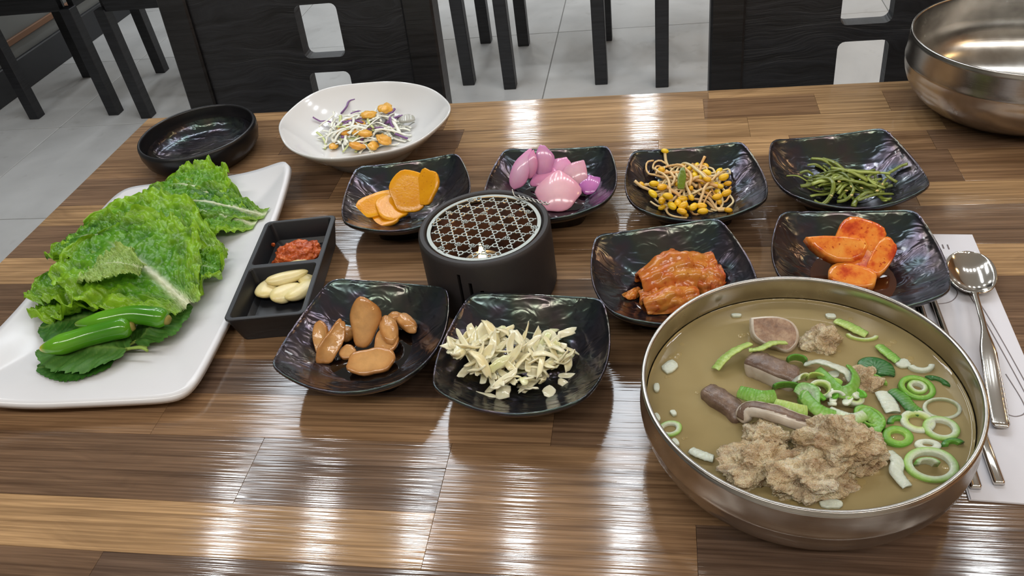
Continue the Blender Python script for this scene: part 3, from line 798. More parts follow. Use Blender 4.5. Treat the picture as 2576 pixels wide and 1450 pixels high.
# ------------------------------------------------------------------ sleeve, spoon, chopsticks
pa, pb = at(2445, 590, 0), at(2440, 1270, 0)
slv = thing('paper_sleeve', 'white printed paper cutlery sleeve under the spoon', 'paper sleeve', (.2305, .481, TZ), -.049)
mk('sheet', bbox(-.0335, .0335, -.144, .144, .0, .0012, .0003), 'paper', slv, smooth=False)
mk('fold', bbox(-.0325, .0335, -.144, -.095, .0012, .0018, .0002), 'paper', slv, smooth=False)
def pr(pts, w=.0004, n=24): return tube(spline([(x, y, .00135) for x, y in pts], n), w, 4, .25)
mk('printed_line', join(pr([(.010, .075), (.016, .03), (.022, -.03), (.026, -.08)]), pr([(.013, .078), (.020, .03), (.026, -.03), (.030, -.08)]),
                        pr([(-.026, .062), (-.018, .048), (-.004, .05), (.004, .062), (.0, .075)]), pr([(.016, -.03), (.020, -.062), (.012, -.071), (.002, -.066)])), 'print_grey', slv)
def stroke(x0, y0, x1, y1): return tube([(x0, y0, .00135), (x1, y1, .00135)], .0006, 4, .25)
mk('printed_text', join(*[stroke(x, .128, x+dx, .122+dy) for x, dx, dy in ((-.012, 0, 0), (-.009, .002, 0), (-.004, 0, .001), (.0, .0025, 0), (.006, 0, 0), (.010, 0, -.001))], stroke(-.013, .126, -.010, .126), stroke(.0, .126, .003, .126)), 'print_grey', slv)
def spoon():
    """handle along -y, bowl at +y; local"""
    def fn(a, b):
        u = a; v = b*2-1
        y = -.026+.052*u; q = u*2-1
        hw = .0185*max(0, 1-abs(q)**2.3)**.5*(1.0+.05*q)
        r = abs(v); dep = -.0075*(1-r**2)*max(0, 1-abs(q)**2.6)
        return hw*v, y, .0085+dep+.002*q
    V, F = grid(fn, 25, 15); bowl_ = thicken(V, F, .0010)
    pts = spline([(0, -.0245, .0066), (0, -.035, .0075), (0, -.065, .010), (0, -.095, .009), (0, -.13, .0055), (0, -.165, .004)], 34)
    L = []
    for i, p in enumerate(pts):
        t = i/33; w = .0030*(1-sm(0, .12, t))+.0023*sm(0, .12, t)+.0035*sm(.42, .62, t); h = .0011
        if t > .97: w *= .75
        L.append([p+Vector((w*math.cos(k*PI/5), 0, h*math.sin(k*PI/5))) for k in range(10)])
    return bowl_, rings(L)
sp = thing('spoon', 'steel spoon lying on the paper sleeve', 'spoon', (0, 0, TZ), 0, 'steel cutlery on the sleeve')
tipw, nkw = at(2418, 626, .009), at(2452, 800, .008)
dirv = Vector((nkw.x-tipw.x, nkw.y-tipw.y)); ang = math.atan2(dirv.y, dirv.x)+PI/2
c_ = at(2440, 695, .006); sp.location = (c_.x, c_.y, TZ+.0022); sp.rotation_euler = (0, 0, ang)
B_, Hn = spoon(); mk('spoon_bowl', B_, 'polished_steel', sp); mk('handle', Hn, 'polished_steel', sp)
mk('handle_edge', join(*[tube(spline([(s*.0042, -.098, .0094), (s*.0052, -.12, .0075), (s*.0050, -.16, .0052)], 40), lambda t: .00035*(1+.6*math.sin(t*120)), 5) for s in (-1, 1)]), 'polished_steel', sp)
for (p, q, lab) in (((2352, 765), (2515, 1218), 'steel chopstick lying nearer the spoon'), ((2325, 800), (2456, 1228), 'steel chopstick half hidden under the soup bowl rim')):
    A, B = at(*p, .004), at(*q, .004); d = B-A; L_ = d.length; ext = .02 if lab.endswith('spoon') else .02
    ch = thing('chopstick', lab, 'chopstick', (B.x, B.y, TZ), math.atan2(d.y, d.x)-PI/2+PI, 'steel cutlery on the sleeve')
    mk('stick', rings([[Vector((w*x, y, .0036+h*z)) for x, z in circle_pts(1, 1, 12, 4)] for y, w, h in ((0, .0030, .0016), (.0015, .0035, .0021), (.03, .0034, .002), (.10, .0028, .0019), (.2, .0020, .0016), (.205, .0016, .0012))]), 'polished_steel', ch)
# ------------------------------------------------------------------ food helpers
def put(name, VF, mat, loc, rot=(0, 0, 0), label=None, cat=None, group=None, parent=None):
    """food piece: geometry about its centre, lifted so its lowest point is at loc.z"""
    e = Euler(rot); M = e.to_matrix(); V = [M @ Vector(v) for v in VF[0]]
    mz = min(v.z for v in V)
    V = [v-Vector((0, 0, mz)) for v in V]
    o = mk(name, (V,)+tuple(VF[1:]), mat, parent, loc)
    if label: tag(o, label, cat, group)
    return o
R = random.Random(11)

# ------------------------------------------------------------------ lettuce
G_BR, G_MD, G_DK, G_RIB, G_PALE = C(146, 194, 38), C(92, 156, 32), C(38, 96, 30), C(222, 228, 192), C(172, 198, 112)
def leaf(base, tip, width, bend, z0, z1, ruf=.008, seed=0, dark=.0, ribw=.07, curl=0.0, side=1, roll=0.0, under=0.0, pleat=15):
    """crinkled lettuce leaf from base to tip (points on the plate, heights z0,z1 above table)"""
    nu, nv = 96, 81
    A = Vector((base.x, base.y, z0+TZ)); B = Vector((tip.x, tip.y, z1+TZ)); d = B-A; L = d.length; d.normalize()
    s = d.cross(Vector((0, 0, 1))).normalized(); n = s.cross(d).normalized()
    V, K = [], []
    for i in range(nu):
        u = i/(nu-1)
        w = width*(.22+.90*sm(0, .5, u))*max(0.0, 1-max(0, (u-.62)/.38)**2.4)**.5
        w = max(w, .003)*(1+.10*nz(u*5, seed*3.1, 0))
        for j in range(nv):
            v = (j/(nv-1)*2-1); a = abs(v)
            edge = a**2.2*sm(.08, .4, u)
            x = w*v*(1-.10*edge) + .006*edge*nz(u*11+seed, v*2, 4)
            y = L*u + .5*w*a*a*(u-.4)*.5 + .004*edge*nz(u*16, v*3, seed+9)
            rf = ruf*edge*(.45*math.sin(u*pleat*PI*.8+seed*1.7+(2.1 if v > 0 else 0)+5*nz(u*4, v*.7, seed))+1.3*nz(u*7+seed, v*2.5, seed+2)+.9*nz(u*19, v*6, seed+5))
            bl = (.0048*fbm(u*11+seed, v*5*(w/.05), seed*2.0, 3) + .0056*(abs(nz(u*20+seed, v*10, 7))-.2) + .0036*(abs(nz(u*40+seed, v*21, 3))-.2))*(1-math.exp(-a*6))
            vein = -.0016*sm(.3, .9, math.cos((u*15-a*5.0)*2*PI*.5)**8)*(1-a)*sm(.0, .1, a)
            ribz = .0022*math.exp(-(v*w/.004)**2)*(1-u)
            z = bend*math.sin(PI*min(1, u*1.02))*L + rf + bl + vein + ribz + curl*a*a*w*(1 if v*side > 0 else -.2)
            if roll:
                th = roll*max(0, v*side-.15)**1.3
                x2 = x*math.cos(th) if v*side > 0 else x; z += abs(x)*math.sin(th) if v*side > 0 else 0; x = x2
            P = A+d*y+s*x+n*z
            V.append(P)
            rib = math.exp(-(v*w/(ribw*width*(1.12-u)*.8))**2)*(1-sm(.55, .95, u))
            c = mixc(G_MD, G_BR, sm(.3, .95, a)*1.1+.35*nz(u*9, v*5, seed+3))
            c = mixc(c, G_DK, max(0, dark+.45*fbm(u*6, v*4, seed+6, 2))*(1-.55*sm(.75, 1, a)))
            c = mixc(c, G_DK, max(0, -bl*200)*.75)  # hollows of the crinkle coloured darker: wrinkle shade painted into the leaf
            c = mixc(c, G_BR, max(0, bl*120)*.5)  # raised blisters coloured brighter: light painted into the leaf
            c = mixc(c, G_PALE, max(under, .7*sm(.2, 0, u)*(1-.6*a)))
            c = mixc(c, G_RIB, rib*(1-under*.5))
            K.append(c)
    F = [(i*nv+j, (i+1)*nv+j, (i+1)*nv+j+1, i*nv+j+1) for i in range(nu-1) for j in range(nv-1)]
    for q in range(len(V)):
        fl_ = plat_h(V[q])+TZ+.0012
        inside = abs(V[q].x-PLX) < PHX+.02 and abs(V[q].y-PLY) < PHY+.02
        if V[q].z < fl_ and inside: V[q].z = fl_+.0015*abs(nz(V[q].x*90, V[q].y*90, seed))
        elif V[q].z < TZ+.012: V[q].z = TZ+.012
    return V, F, K
LC = crop(0, 400, 2.301)
def lettuce(label, b, t, *a, **k):
    zb, zt = a[2], a[3]
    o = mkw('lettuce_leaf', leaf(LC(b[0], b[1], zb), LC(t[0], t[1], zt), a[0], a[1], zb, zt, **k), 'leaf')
    return tag(o, label, 'lettuce', 'lettuce leaves on the platter')
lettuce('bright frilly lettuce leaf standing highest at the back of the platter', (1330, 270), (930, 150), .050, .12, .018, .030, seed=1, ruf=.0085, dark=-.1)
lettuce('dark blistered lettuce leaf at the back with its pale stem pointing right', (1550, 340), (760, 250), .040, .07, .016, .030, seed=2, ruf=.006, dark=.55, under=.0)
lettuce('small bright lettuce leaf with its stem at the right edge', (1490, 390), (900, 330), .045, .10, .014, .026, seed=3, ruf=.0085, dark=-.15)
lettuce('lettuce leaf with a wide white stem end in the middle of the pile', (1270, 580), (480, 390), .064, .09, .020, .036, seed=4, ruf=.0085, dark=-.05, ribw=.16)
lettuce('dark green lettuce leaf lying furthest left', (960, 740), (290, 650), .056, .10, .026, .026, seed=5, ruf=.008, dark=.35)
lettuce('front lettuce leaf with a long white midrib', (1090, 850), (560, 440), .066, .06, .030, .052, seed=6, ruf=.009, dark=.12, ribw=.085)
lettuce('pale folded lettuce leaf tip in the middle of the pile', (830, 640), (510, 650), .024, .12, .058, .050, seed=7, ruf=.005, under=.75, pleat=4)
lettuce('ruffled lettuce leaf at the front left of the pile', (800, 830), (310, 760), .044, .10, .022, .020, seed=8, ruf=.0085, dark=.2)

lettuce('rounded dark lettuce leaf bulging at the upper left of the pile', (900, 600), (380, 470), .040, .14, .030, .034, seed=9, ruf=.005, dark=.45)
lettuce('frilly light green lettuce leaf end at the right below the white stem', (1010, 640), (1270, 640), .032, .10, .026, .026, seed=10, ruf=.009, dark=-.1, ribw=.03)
# perilla
def perilla(base, tip, width, z0, z1, seed, under=0.0, bend=.03, tilt=0.0):
    nu, nv = 76, 25; A = Vector((base.x, base.y, z0+TZ)); B = Vector((tip.x, tip.y, z1+TZ)); d = B-A; L = d.length; d.normalize()
    s = d.cross(Vector((0, 0, 1))).normalized(); n = s.cross(d); V, K = [], []
    for i in range(nu):
        u = i/(nu-1); w = width*(math.sin(PI*min(1, u*.93+.05))**.75)*(1.12-.3*u)
        w *= 1+.11*(((u*15) % 1)-.5)
        for j in range(nv):
            v = j/(nv-1)*2-1; a = abs(v)
            z = bend*math.sin(PI*u)*L+.003*nz(u*5, v*2, seed)-.0011*math.cos((u*11-a*2.2)*PI)**10*(1-a*.6)+.0012*math.exp(-(v*8)**2)+tilt*v*w+.003*a*nz(u*9, seed, v)
            P = A+d*(L*u)+s*(w*v)+n*z; V.append(P)
            vein = max(math.exp(-(v*14)**2), .55*math.cos((u*11-a*2.2)*PI)**16*(1-a*.5))
            c = mixc(C(60, 116, 36), C(42, 92, 30), .5+.5*nz(u*6, v*4, seed)); c = mixc(c, C(98, 140, 62), under*.6); c = mixc(c, C(126, 164, 78), vein*.7); K.append(c)
    F = [(i*nv+j, (i+1)*nv+j, (i+1)*nv+j+1, i*nv+j+1) for i in range(nu-1) for j in range(nv-1)]
    for q in V: q.z = max(q.z, TZ+plat_h(q)+.0012)
    sheet = (V, F, K)
    st = tube(spline([A+d*.002, A-d*.012+Vector((0, 0, .001)), A-d*.02-s*.003], 8), .0013, 6); st = (st[0], st[1], [C(150, 178, 84)]*len(st[0]))
    for q in st[0]: q.z = max(q.z, TZ+plat_h(q)+.0008)
    return sheet, st
def perilla_leaf(label, b, t, *a, **k):
    B, T = LC(b[0], b[1], a[1]), LC(t[0], t[1], a[2]); sh, st = perilla(B, T, *a, **k)
    r = thing('perilla_leaf', label, 'perilla leaf', (B.x, B.y, TZ+.01), 0, 'perilla leaves on the platter')
    for nm, g, mt in (('leaf_blade', sh, 'leaf_matte'), ('stalk', st, 'leaf_matte')):
        mk(nm, ([Vector(v)-Vector((B.x, B.y, TZ+.01)) for v in g[0]], g[1], g[2]), mt, r)
perilla_leaf('lowest serrated perilla leaf at the front of the platter', (720, 1110), (215, 1215), .030, .016, .016, 1, bend=.02)
perilla_leaf('perilla leaf with pale edge under the nearer green pepper', (740, 1100), (215, 1110), .032, .022, .022, 2, under=.5, bend=.03)
perilla_leaf('dark perilla leaf lying behind the two green peppers', (640, 900), (225, 980), .040, .020, .020, 3, bend=.04)
perilla_leaf('perilla leaf sticking out right under the lettuce', (780, 1060), (1110, 850), .026, .018, .022, 4, under=.4, bend=.05)
# green peppers
def pepper(pts, r, tipc, label, stem_first):
    P = spline(pts, 26)
    rad = lambda t: r*min(1, (.22+2.6*t))*(1 if t < .8 else 1-.45*((t-.8)/.2)**2)*(1+.04*math.sin(t*9))
    V, F = tube(P, rad, 14)
    V = [Vector(v) for v in V]; K = []
    for i in range(26):
        t = i/25; c = mixc(C(62, 128, 20), C(96, 160, 32), .5+.5*math.sin(t*7)); c = mixc(c, tipc, sm(.16, 0, t)); K += [c]*14
    root = thing('green_pepper', label, 'pepper', P[12]-Vector((0, 0, r)), 0, 'green peppers on the platter')
    o = P[12]-Vector((0, 0, r))
    mk('pod', ([v-o for v in V], F, K), 'pepper_skin', root)
    e = P[-1]; dd = (P[-1]-P[-2]).normalized()
    cap = tube([e-dd*.002, e+dd*.0015, e+dd*.003], lambda t: r*(.62-.25*t), 10); mk('stem_scar', ([v-o for v in cap[0]], cap[1], [C(150, 140, 70)]*len(cap[0])), 'leaf_matte', root)
pepper([LC(440, 958, .034), LC(560, 945, .036), LC(760, 905, .038), LC(900, 915, .036), LC(965, 932, .033)], .0088, C(120, 150, 50), 'green pepper lying further back with a brown stem scar', 1)
pepper([LC(236, 1100, .033), LC(330, 1082, .034), LC(500, 1030, .034), LC(680, 985, .034), LC(760, 968, .033)], .0092, C(214, 190, 40), 'green pepper lying in front with a yellowish tip', 1)

# ------------------------------------------------------------------ sauce dish contents
SC = crop(580, 360, 3.152)
def sauce_loc(x, y, z): 
    c, s = math.cos(SD[3]), math.sin(SD[3]); return Vector((SD[0]+c*x-s*y, SD[1]+s*x+c*y, TZ+z))
paste = blob(.0235, .0150, .0140, .20, 2.8, 3, 5, octv=5)
o = put('chili_paste', paste, 'chili_paste', sauce_loc(.0065, .0235, .0050), (0, 0, SD[3]+.18)); tag(o, 'mound of coarse red chili paste in the sauce dish', 'paste', kind='stuff')
o = put('paste_crumb', blob(.0022, .0018, .0026, .3, 2, 4, 2), 'chili_paste', sauce_loc(-.0265, .052, .014)); tag(o, 'small red crumb of paste high on the sauce dish wall', 'paste')
GC = C(238, 224, 172)
def garlic_piece(cx, cy, z, L_, W_, H_, yaw, tilt, seed, label):
    L_ *= 1.15; W_ *= 1.25; H_ *= 1.1
    colf = lambda p, d: mixc(GC, C(224, 204, 130), sm(.3, 1, abs(p.x))*.6+.2*d)
    fn = lambda q: Vector((q.x, q.y*(1-.25*q.x/L_), q.z+.12*L_*(q.x/L_)**2))
    put('garlic_clove', blob(L_, W_, H_, .06, 1.2, seed, 4, colf, 2, fn), 'soft_food', SC(cx, cy, z), (tilt, .0, yaw), label, 'garlic', 'peeled garlic in the sauce dish')
garlic_piece(318, 1195, .006, .0125, .0085, .0055, 1.5, .1, 1, 'pale garlic slice lying leftmost in the sauce dish')
garlic_piece(455, 1230, .006, .0130, .0080, .0055, .75, .2, 2, 'flat garlic slice in the front middle of the sauce dish')
garlic_piece(575, 1215, .006, .0145, .0075, .0055, .95, -.1, 3, 'long garlic slice at the front right of the sauce dish')
garlic_piece(640, 1100, .007, .0110, .0070, .0050, 1.2, .3, 4, 'garlic slice leaning on the right wall of the sauce dish')
garlic_piece(470, 1105, .0130, .0175, .0058, .0050, .42, .1, 5, 'long slim garlic clove lying on top of the others')
garlic_piece(548, 1030, .0125, .0105, .0078, .0055, .75, .2, 6, 'rounded garlic clove at the back on top')

# ------------------------------------------------------------------ yellow pickles
def yslice(cx, cy, z, rx, ry, rot, p, seed, label, t=.0042, half=False):
    rx *= 1.22; ry *= 1.25; w = SC(cx, cy, z)
    ol = circle_pts(rx, ry, 28, p, .22, seed)
    if half: ol = [(x, max(y, -ry*.35)) for x, y in ol]
    fn = lambda x, y, zz: (x, y, zz+.02*(x*x+y*y)/rx)
    o = put('pickle_slice', slab(ol, t, 4, fn, .18), 'yellow_pickle', w, rot, label, 'pickle', 'yellow pickle slices'); return o
yslice(1575, 455, .014, .0115, .0150, (.85, 0, -.45), 2.6, 3, 'dull yellow pickle slice at the back right of its dish', .004)
yslice(1450, 490, .010, .0165, .0175, (.75, .05, .12), 2.4, 1, 'largest rounded yellow pickle slice, leaning back', .0045)
yslice(1300, 560, .0075, .0130, .0135, (.35, .15, .5), 2.8, 4, 'yellow pickle slice half covered by the front one', .004)
yslice(1210, 620, .0068, .0145, .0115, (.12, .0, .55), 3, 5, 'lowest yellow pickle slice at the front', .004)
yslice(1180, 540, .0105, .0185, .0110, (.42, .0, .62), 3.2, 2, 'long flat yellow pickle slice lying in front', .0045)
put('chili_slice', flatcol(tube(spline([(-.009, .002, 0), (-.003, .004, .002), (.004, .003, .002), (.010, -.001, 0)], 12), .0022, 8, .7), C(86, 104, 22)), 'wet_food', SC(1505, 335, .030), (0, 0, -.2), 'small green chili piece on the yellow pickles', 'chili')

# ------------------------------------------------------------------ pink onion petals
PC = crop(1200, 340, 5.578)
def petal(cx, cy, z, rx, ry, rot, cup, seed, label, c0=C(242, 182, 206), c1=C(228, 140, 190), t=.0026):
    rx *= 1.2; ry *= 1.2; t *= .8; cup *= .75
    ol = circle_pts(rx, ry, 30, 2.1, .25, seed)
    ol = [(x*(1-.6*max(0, y/ry)**1.5), y) for x, y in ol]
    fn = lambda x, y, zz: (x, y, zz-cup*(x*x/rx+.6*y*y/ry))
    colf = lambda s, tp: mixc(c0, c1, s*s*.8)
    put('onion_petal', slab(ol, t, 6, fn, .25, colf), 'petal', PC(cx, cy, z), rot, label, 'onion', 'pickled onion petals')
petal(1140, 960, .010, .0190, .0185, (.55, 0, -.1), .55, 1, 'largest rounded pink onion petal behind the warmer', C(246, 196, 206), C(238, 158, 186), .003)
petal(640, 720, .013, .0085, .0190, (.9, .3, -.35), .5, 2, 'pale pink onion petal at the left of its dish', C(238, 190, 218))
petal(770, 600, .021, .0062, .0120, (1.1, .2, -.15), .6, 7, 'narrow curled pink onion petal standing at the left', C(240, 176, 208))
petal(950, 560, .020, .0095, .0135, (1.05, 0, .05), .45, 3, 'pointed pink onion petal standing upright at the back', C(236, 172, 208), C(206, 140, 196))
petal(1190, 590, .016, .0125, .0105, (.7, .2, -.5), .4, 4, 'folded pink onion petal in the middle', C(240, 174, 206))
petal(1390, 720, .013, .0120, .0135, (.75, .25, -.45), .45, 5, 'pale beige pink onion petal right of the middle', C(236, 188, 200), C(222, 150, 180))
petal(1640, 800, .010, .0135, .0095, (.5, .1, .35), .5, 6, 'purple onion petal furthest right', C(206, 130, 192), C(176, 92, 172))
petal(1000, 690, .013, .0150, .0100, (.6, 0, .1), .4, 8, 'deep pink onion petal under the others', C(238, 158, 196))

# ------------------------------------------------------------------ bean sprouts
BC = crop(1550, 320, 3.031)
def heap(key, cx, cy, rx, ry, h):
    """returns surface height above the table of a heap centred at world point"""
    def f(w, k=1.0):
        d = ((w.x-cx)/rx)**2+((w.y-cy)/ry)**2
        return dsurf(key, w)+h*k*max(0, 1-d)**.8
    return f
SPC = BC(560, 490, .012); hs = heap('spr', SPC.x, SPC.y, .046, .034, .024)
for i in range(44):
    a = R.uniform(0, 2*PI); r = R.uniform(.1, .9)**.7; c = Vector((SPC.x+.033*r*math.cos(a), SPC.y+.023*r*math.sin(a), 0))
    L_ = R.uniform(.050, .085); th = R.uniform(0, 2*PI); cv = R.uniform(-45, 45); k = R.uniform(.25, 1.05); pts = []
    x, y, q = c.x-.4*L_*math.cos(th), c.y-.4*L_*math.sin(th), th
    for j in range(12):
        dx_, dy_ = x-SPC.x, y-SPC.y
        if (dx_/.044)**2+(dy_/.032)**2 > 1.0: q += .7*(1 if (dx_*math.sin(q)-dy_*math.cos(q)) > 0 else -1)
        w = Vector((x, y, 0)); pts.append(Vector((x, y, TZ+hs(w, k)+.0018+.002*nz(i, j*.6, 1)))); x += L_/12*math.cos(q); y += L_/12*math.sin(q); q += cv*L_/12+R.uniform(-.25, .25)
    root = thing('bean_sprout', 'seasoned bean sprout with a yellow head in the tangled heap', 'bean sprout', pts[0]-Vector((0, 0, .002)), 0, 'bean sprouts in their dish')
    o = root.location.copy(); S = spline(pts, 26); tone = R.random()
    cst = mixc(C(232, 214, 168), C(226, 172, 104), tone)
    st = tube(S, lambda t: .0017*(1-.45*t), 6); mk('stem', ([v-o for v in st[0]], st[1], [cst]*len(st[0])), 'strand', root)
    if i % 3 != 2:
        hd = blob(.0042, .0027, .0025, .06, 1.5, i, 2); hd = xf(hd, S[0]-o+Vector((0, 0, .0006)), (R.uniform(-.4, .4), R.uniform(-.4, .4), th+R.uniform(-1, 1)))
        mk('bean_head', flatcol(hd, mixc(C(244, 206, 40), C(226, 168, 24), R.random())), 'soft_food', root)
for i, (x, y) in enumerate([(345, 350), (290, 455), (350, 480), (280, 535), (350, 580), (395, 550), (425, 625), (470, 600), (505, 570), (510, 625), (590, 630), (650, 625), (500, 665), (660, 665), (820, 405), (840, 525), (770, 555), (690, 370), (600, 390)]):
    w = BC(x, y, .024 if y < 560 else .016); 
    o = put('soybean', flatcol(blob(.0052, .0035, .0032, .06, 1.5, i, 3), mixc(C(246, 208, 40), C(232, 172, 24), R.random())), 'soft_food', Vector((w.x, w.y, w.z)), (R.uniform(-.5, .5), R.uniform(-.5, .5), R.uniform(0, 6)))
    tag(o, 'loose yellow bean head lying on the sprout heap', 'bean', 'loose bean heads')
put('scallion_piece', flatcol(slab([(-.003, -.012), (.003, -.012), (.0042, .002), (.002, .012), (-.002, .012), (-.0042, .0)], .0016, 3, lambda x, y, z: (x, y, z-20*x*x)), C(104, 122, 26)), 'wet_food', BC(500, 430, .030), (.45, 0, -.1), 'green scallion piece on top of the bean sprouts', 'scallion')

# ------------------------------------------------------------------ seaweed strips
SW = BC(1760, 480, .012); hw_ = heap('sea', SW.x, SW.y, .048, .032, .021)
for i in range(72):
    a = R.uniform(0, 2*PI); r = R.uniform(0, .85); c = Vector((SW.x+.035*r*math.cos(a), SW.y+.021*r*math.sin(a), 0))
    th = R.gauss(-.25, .55) + (PI if R.random() < .5 else 0); L_ = R.uniform(.028, .060); k = R.uniform(.2, 1.1); cv = R.uniform(-30, 30) if i % 3 else R.uniform(-90, 90)
    x, y, q = c.x-.5*L_*math.cos(th), c.y-.5*L_*math.sin(th), th; pts = []
    for j in range(8):
        w = Vector((x, y, 0)); pts.append(Vector((x, y, TZ+hw_(w, k)+.0016+.0025*nz(i*1.3, j*.5, 3)))); x += L_/8*math.cos(q); y += L_/8*math.sin(q); q += cv*L_/8
    wd = R.uniform(.0012, .0026); c0 = mixc(C(134, 146, 58), C(90, 104, 42), R.random()); c0 = mixc(c0, C(180, 194, 104), .6 if i % 5 == 0 else 0)
    g = tube(spline(pts, 14), wd, 6, .55); o = mkw('seaweed_strip', flatcol(g, c0), 'wet_food'); tag(o, 'glossy green seaweed strip in the tangled heap', 'seaweed', 'seaweed strips in their dish')
for p, q, wd in (((1490, 240), (1660, 300), .0022), ((1575, 240), (1760, 350), .0024), ((1640, 310), (1920, 410), .0022), ((1460, 290), (1580, 320), .0017), ((1400, 350), (1500, 360), .002), ((1300, 372), (1460, 415), .0012), ((1560, 440), (1840, 440), .0018), ((1840, 560), (2110, 510), .0018), ((1980, 500), (2080, 430), .0020)):
    A, B = BC(*p, .030 if p[1] < 400 else .022), BC(*q, .028 if p[1] < 400 else .018); 
    o = mkw('seaweed_strip', flatcol(tube(spline([A, A.lerp(B, .5)+Vector((0, 0, .003)), B], 12), wd, 6, .5), mixc(C(140, 152, 60), C(100, 112, 46), R.random())), 'wet_food'); tag(o, 'thick straight seaweed strip on top of the green heap', 'seaweed', 'thick seaweed strips on top')
for x, y in ((1790, 412), (1790, 458), (1755, 490), (1640, 528), (1795, 525), (2030, 440), (1990, 490), (1700, 420), (1790, 335), (1870, 470)):
    w = BC(x, y, .026); o = put('sesame_seed', flatcol(blob(.0017, .0011, .0007, .05, 1, 1, 2), C(214, 190, 120)), 'soft_food', w, (.5, 0, R.uniform(0, 3))); tag(o, 'sesame seed lying on the seaweed strips', 'sesame seed', 'sesame seeds on the seaweed')
# ------------------------------------------------------------------ cabbage kimchi
KC = crop(1460, 510, 2.683)
K_OR, K_YE, K_RD = C(202, 118, 42), C(208, 146, 66), C(186, 84, 36)
def fold_leaf(a, b, w, h, seed, over=1.0, col=K_OR, thick=.0022, fib=22):
    """leaf folded over like a blanket: axis from a to b, arched across"""
    d = b-a; L_ = d.length; dn = d.normalized(); s = dn.cross(Vector((0, 0, 1))).normalized()
    def fn(u, v):
        th = (v*2-1)*PI*.62*over
        ww = w*(.72+.35*math.sin(PI*u)+.12*nz(u*4, seed, 1)); hh = h*(.7+.4*math.sin(PI*min(1, u*1.1))+.12*nz(u*5, seed, 5))
        fb = 1+.03*math.sin(v*fib*2+4*nz(u*3, v*2, seed))+.20*fbm(u*3.5, v*4, seed, 4)
        return a+d*(u+.04*nz(v*4, seed, 3)*(1 if u > .5 else -1))+s*(math.sin(th)*ww*fb)+Vector((0, 0, max(0, math.cos(th))*hh*fb+min(0, math.cos(th))*.003))
    V, F = grid(fn, 44, 52); K = []
    for i in range(44):
        for j in range(52):
            u, v = i/43, j/51; c = mixc(col, K_YE, .45+.16*math.sin(v*fib*2+4*nz(u*3, v*2, seed))+.6*nz(u*3, v*7, seed)); K.append(mixc(c, K_RD, max(0, fbm(u*7, v*9, seed+4, 3))*.8+.5*sm(.85, 1, u)))
    return thicken(V, F, thick, K)
def kim(name, g, label):
    zmin = None
    for v in g[0]:
        f = TZ+dsurf('kim', v)+.0006
        if v.z < f: v.z = f
    tag(mkw(name, g, 'kimchi'), label, 'kimchi', 'cabbage kimchi pieces')
kim('kimchi_piece', fold_leaf(KC(540, 440, .012), KC(700, 440, .012), .012, .014, 4, 1.0, K_RD), 'small reddish kimchi piece peeping out at the back')
kim('kimchi_piece', fold_leaf(KC(400, 600, .0085), KC(900, 470, .012), .0175, .0235, 1), 'large folded kimchi leaf on top of the portion')
kim('kimchi_piece', fold_leaf(KC(430, 735, .0080), KC(780, 640, .009), .0105, .0145, 2, .95), 'lower folded kimchi leaf at the front')
kim('kimchi_piece', fold_leaf(KC(400, 660, .007), KC(640, 640, .008), .0095, .0100, 6, .9, K_RD, .002, 12), 'red kimchi stem core between the two folds')
kim('kimchi_piece', fold_leaf(KC(305, 685, .0075), KC(395, 600, .009), .0035, .0060, 3, .9), 'thin kimchi strip sticking out at the left')
kim('kimchi_piece', fold_leaf(KC(760, 560, .009), KC(960, 520, .012), .0140, .0150, 9, .95, K_RD), 'crumpled red kimchi end at the right of the portion')
kj = put('kimchi_juice', slab(circle_pts(.017, .011, 26, 2, .2, 3), .0006, 2), 'red_juice', KC(360, 730, .0095), (.0, 0, -.4)); tag(kj, 'small puddle of red juice beside the kimchi', 'juice', kind='stuff')

# ------------------------------------------------------------------ radish kimchi
def chunk(ol, t, rot, cx, cy, z, label, fn=None):
    ol = [(x*1.25, y*1.3) for x, y in ol]; t *= 1.15
    put('radish_chunk', slab(ol, t, 5, fn, .28), 'radish_kimchi', KC(cx, cy, z), rot, label, 'radish kimchi', 'radish kimchi chunks')
chunk([(-.021, .006), (-.010, .0075), (.004, .0078), (.017, .0068), (.019, .002), (.016, -.005), (.008, -.0095), (-.002, -.0095), (-.010, -.006), (-.017, .0)], .011, (.55, .1, .02), 1720, 395, .016, 'large half-moon radish chunk lying on top')
chunk(circle_pts(.0150, .0125, 22, 3.5, .12, 2), .010, (.6, .1, -.5), 1870, 330, .013, 'radish chunk at the back right of its dish')
chunk(circle_pts(.0120, .0105, 22, 3.2, .12, 5), .010, (.3, .0, .4), 1870, 470, .0085, 'radish chunk under the half-moon piece')
chunk(circle_pts(.0065, .0140, 22, 3, .15, 6), .009, (.5, .2, -.5), 2010, 460, .0095, 'narrow radish chunk at the right in the juice')
chunk(circle_pts(.0150, .0080, 22, 3, .12, 7), .009, (.35, 0, -.35), 1820, 560, .0080, 'radish chunk nearest the steel soup bowl')

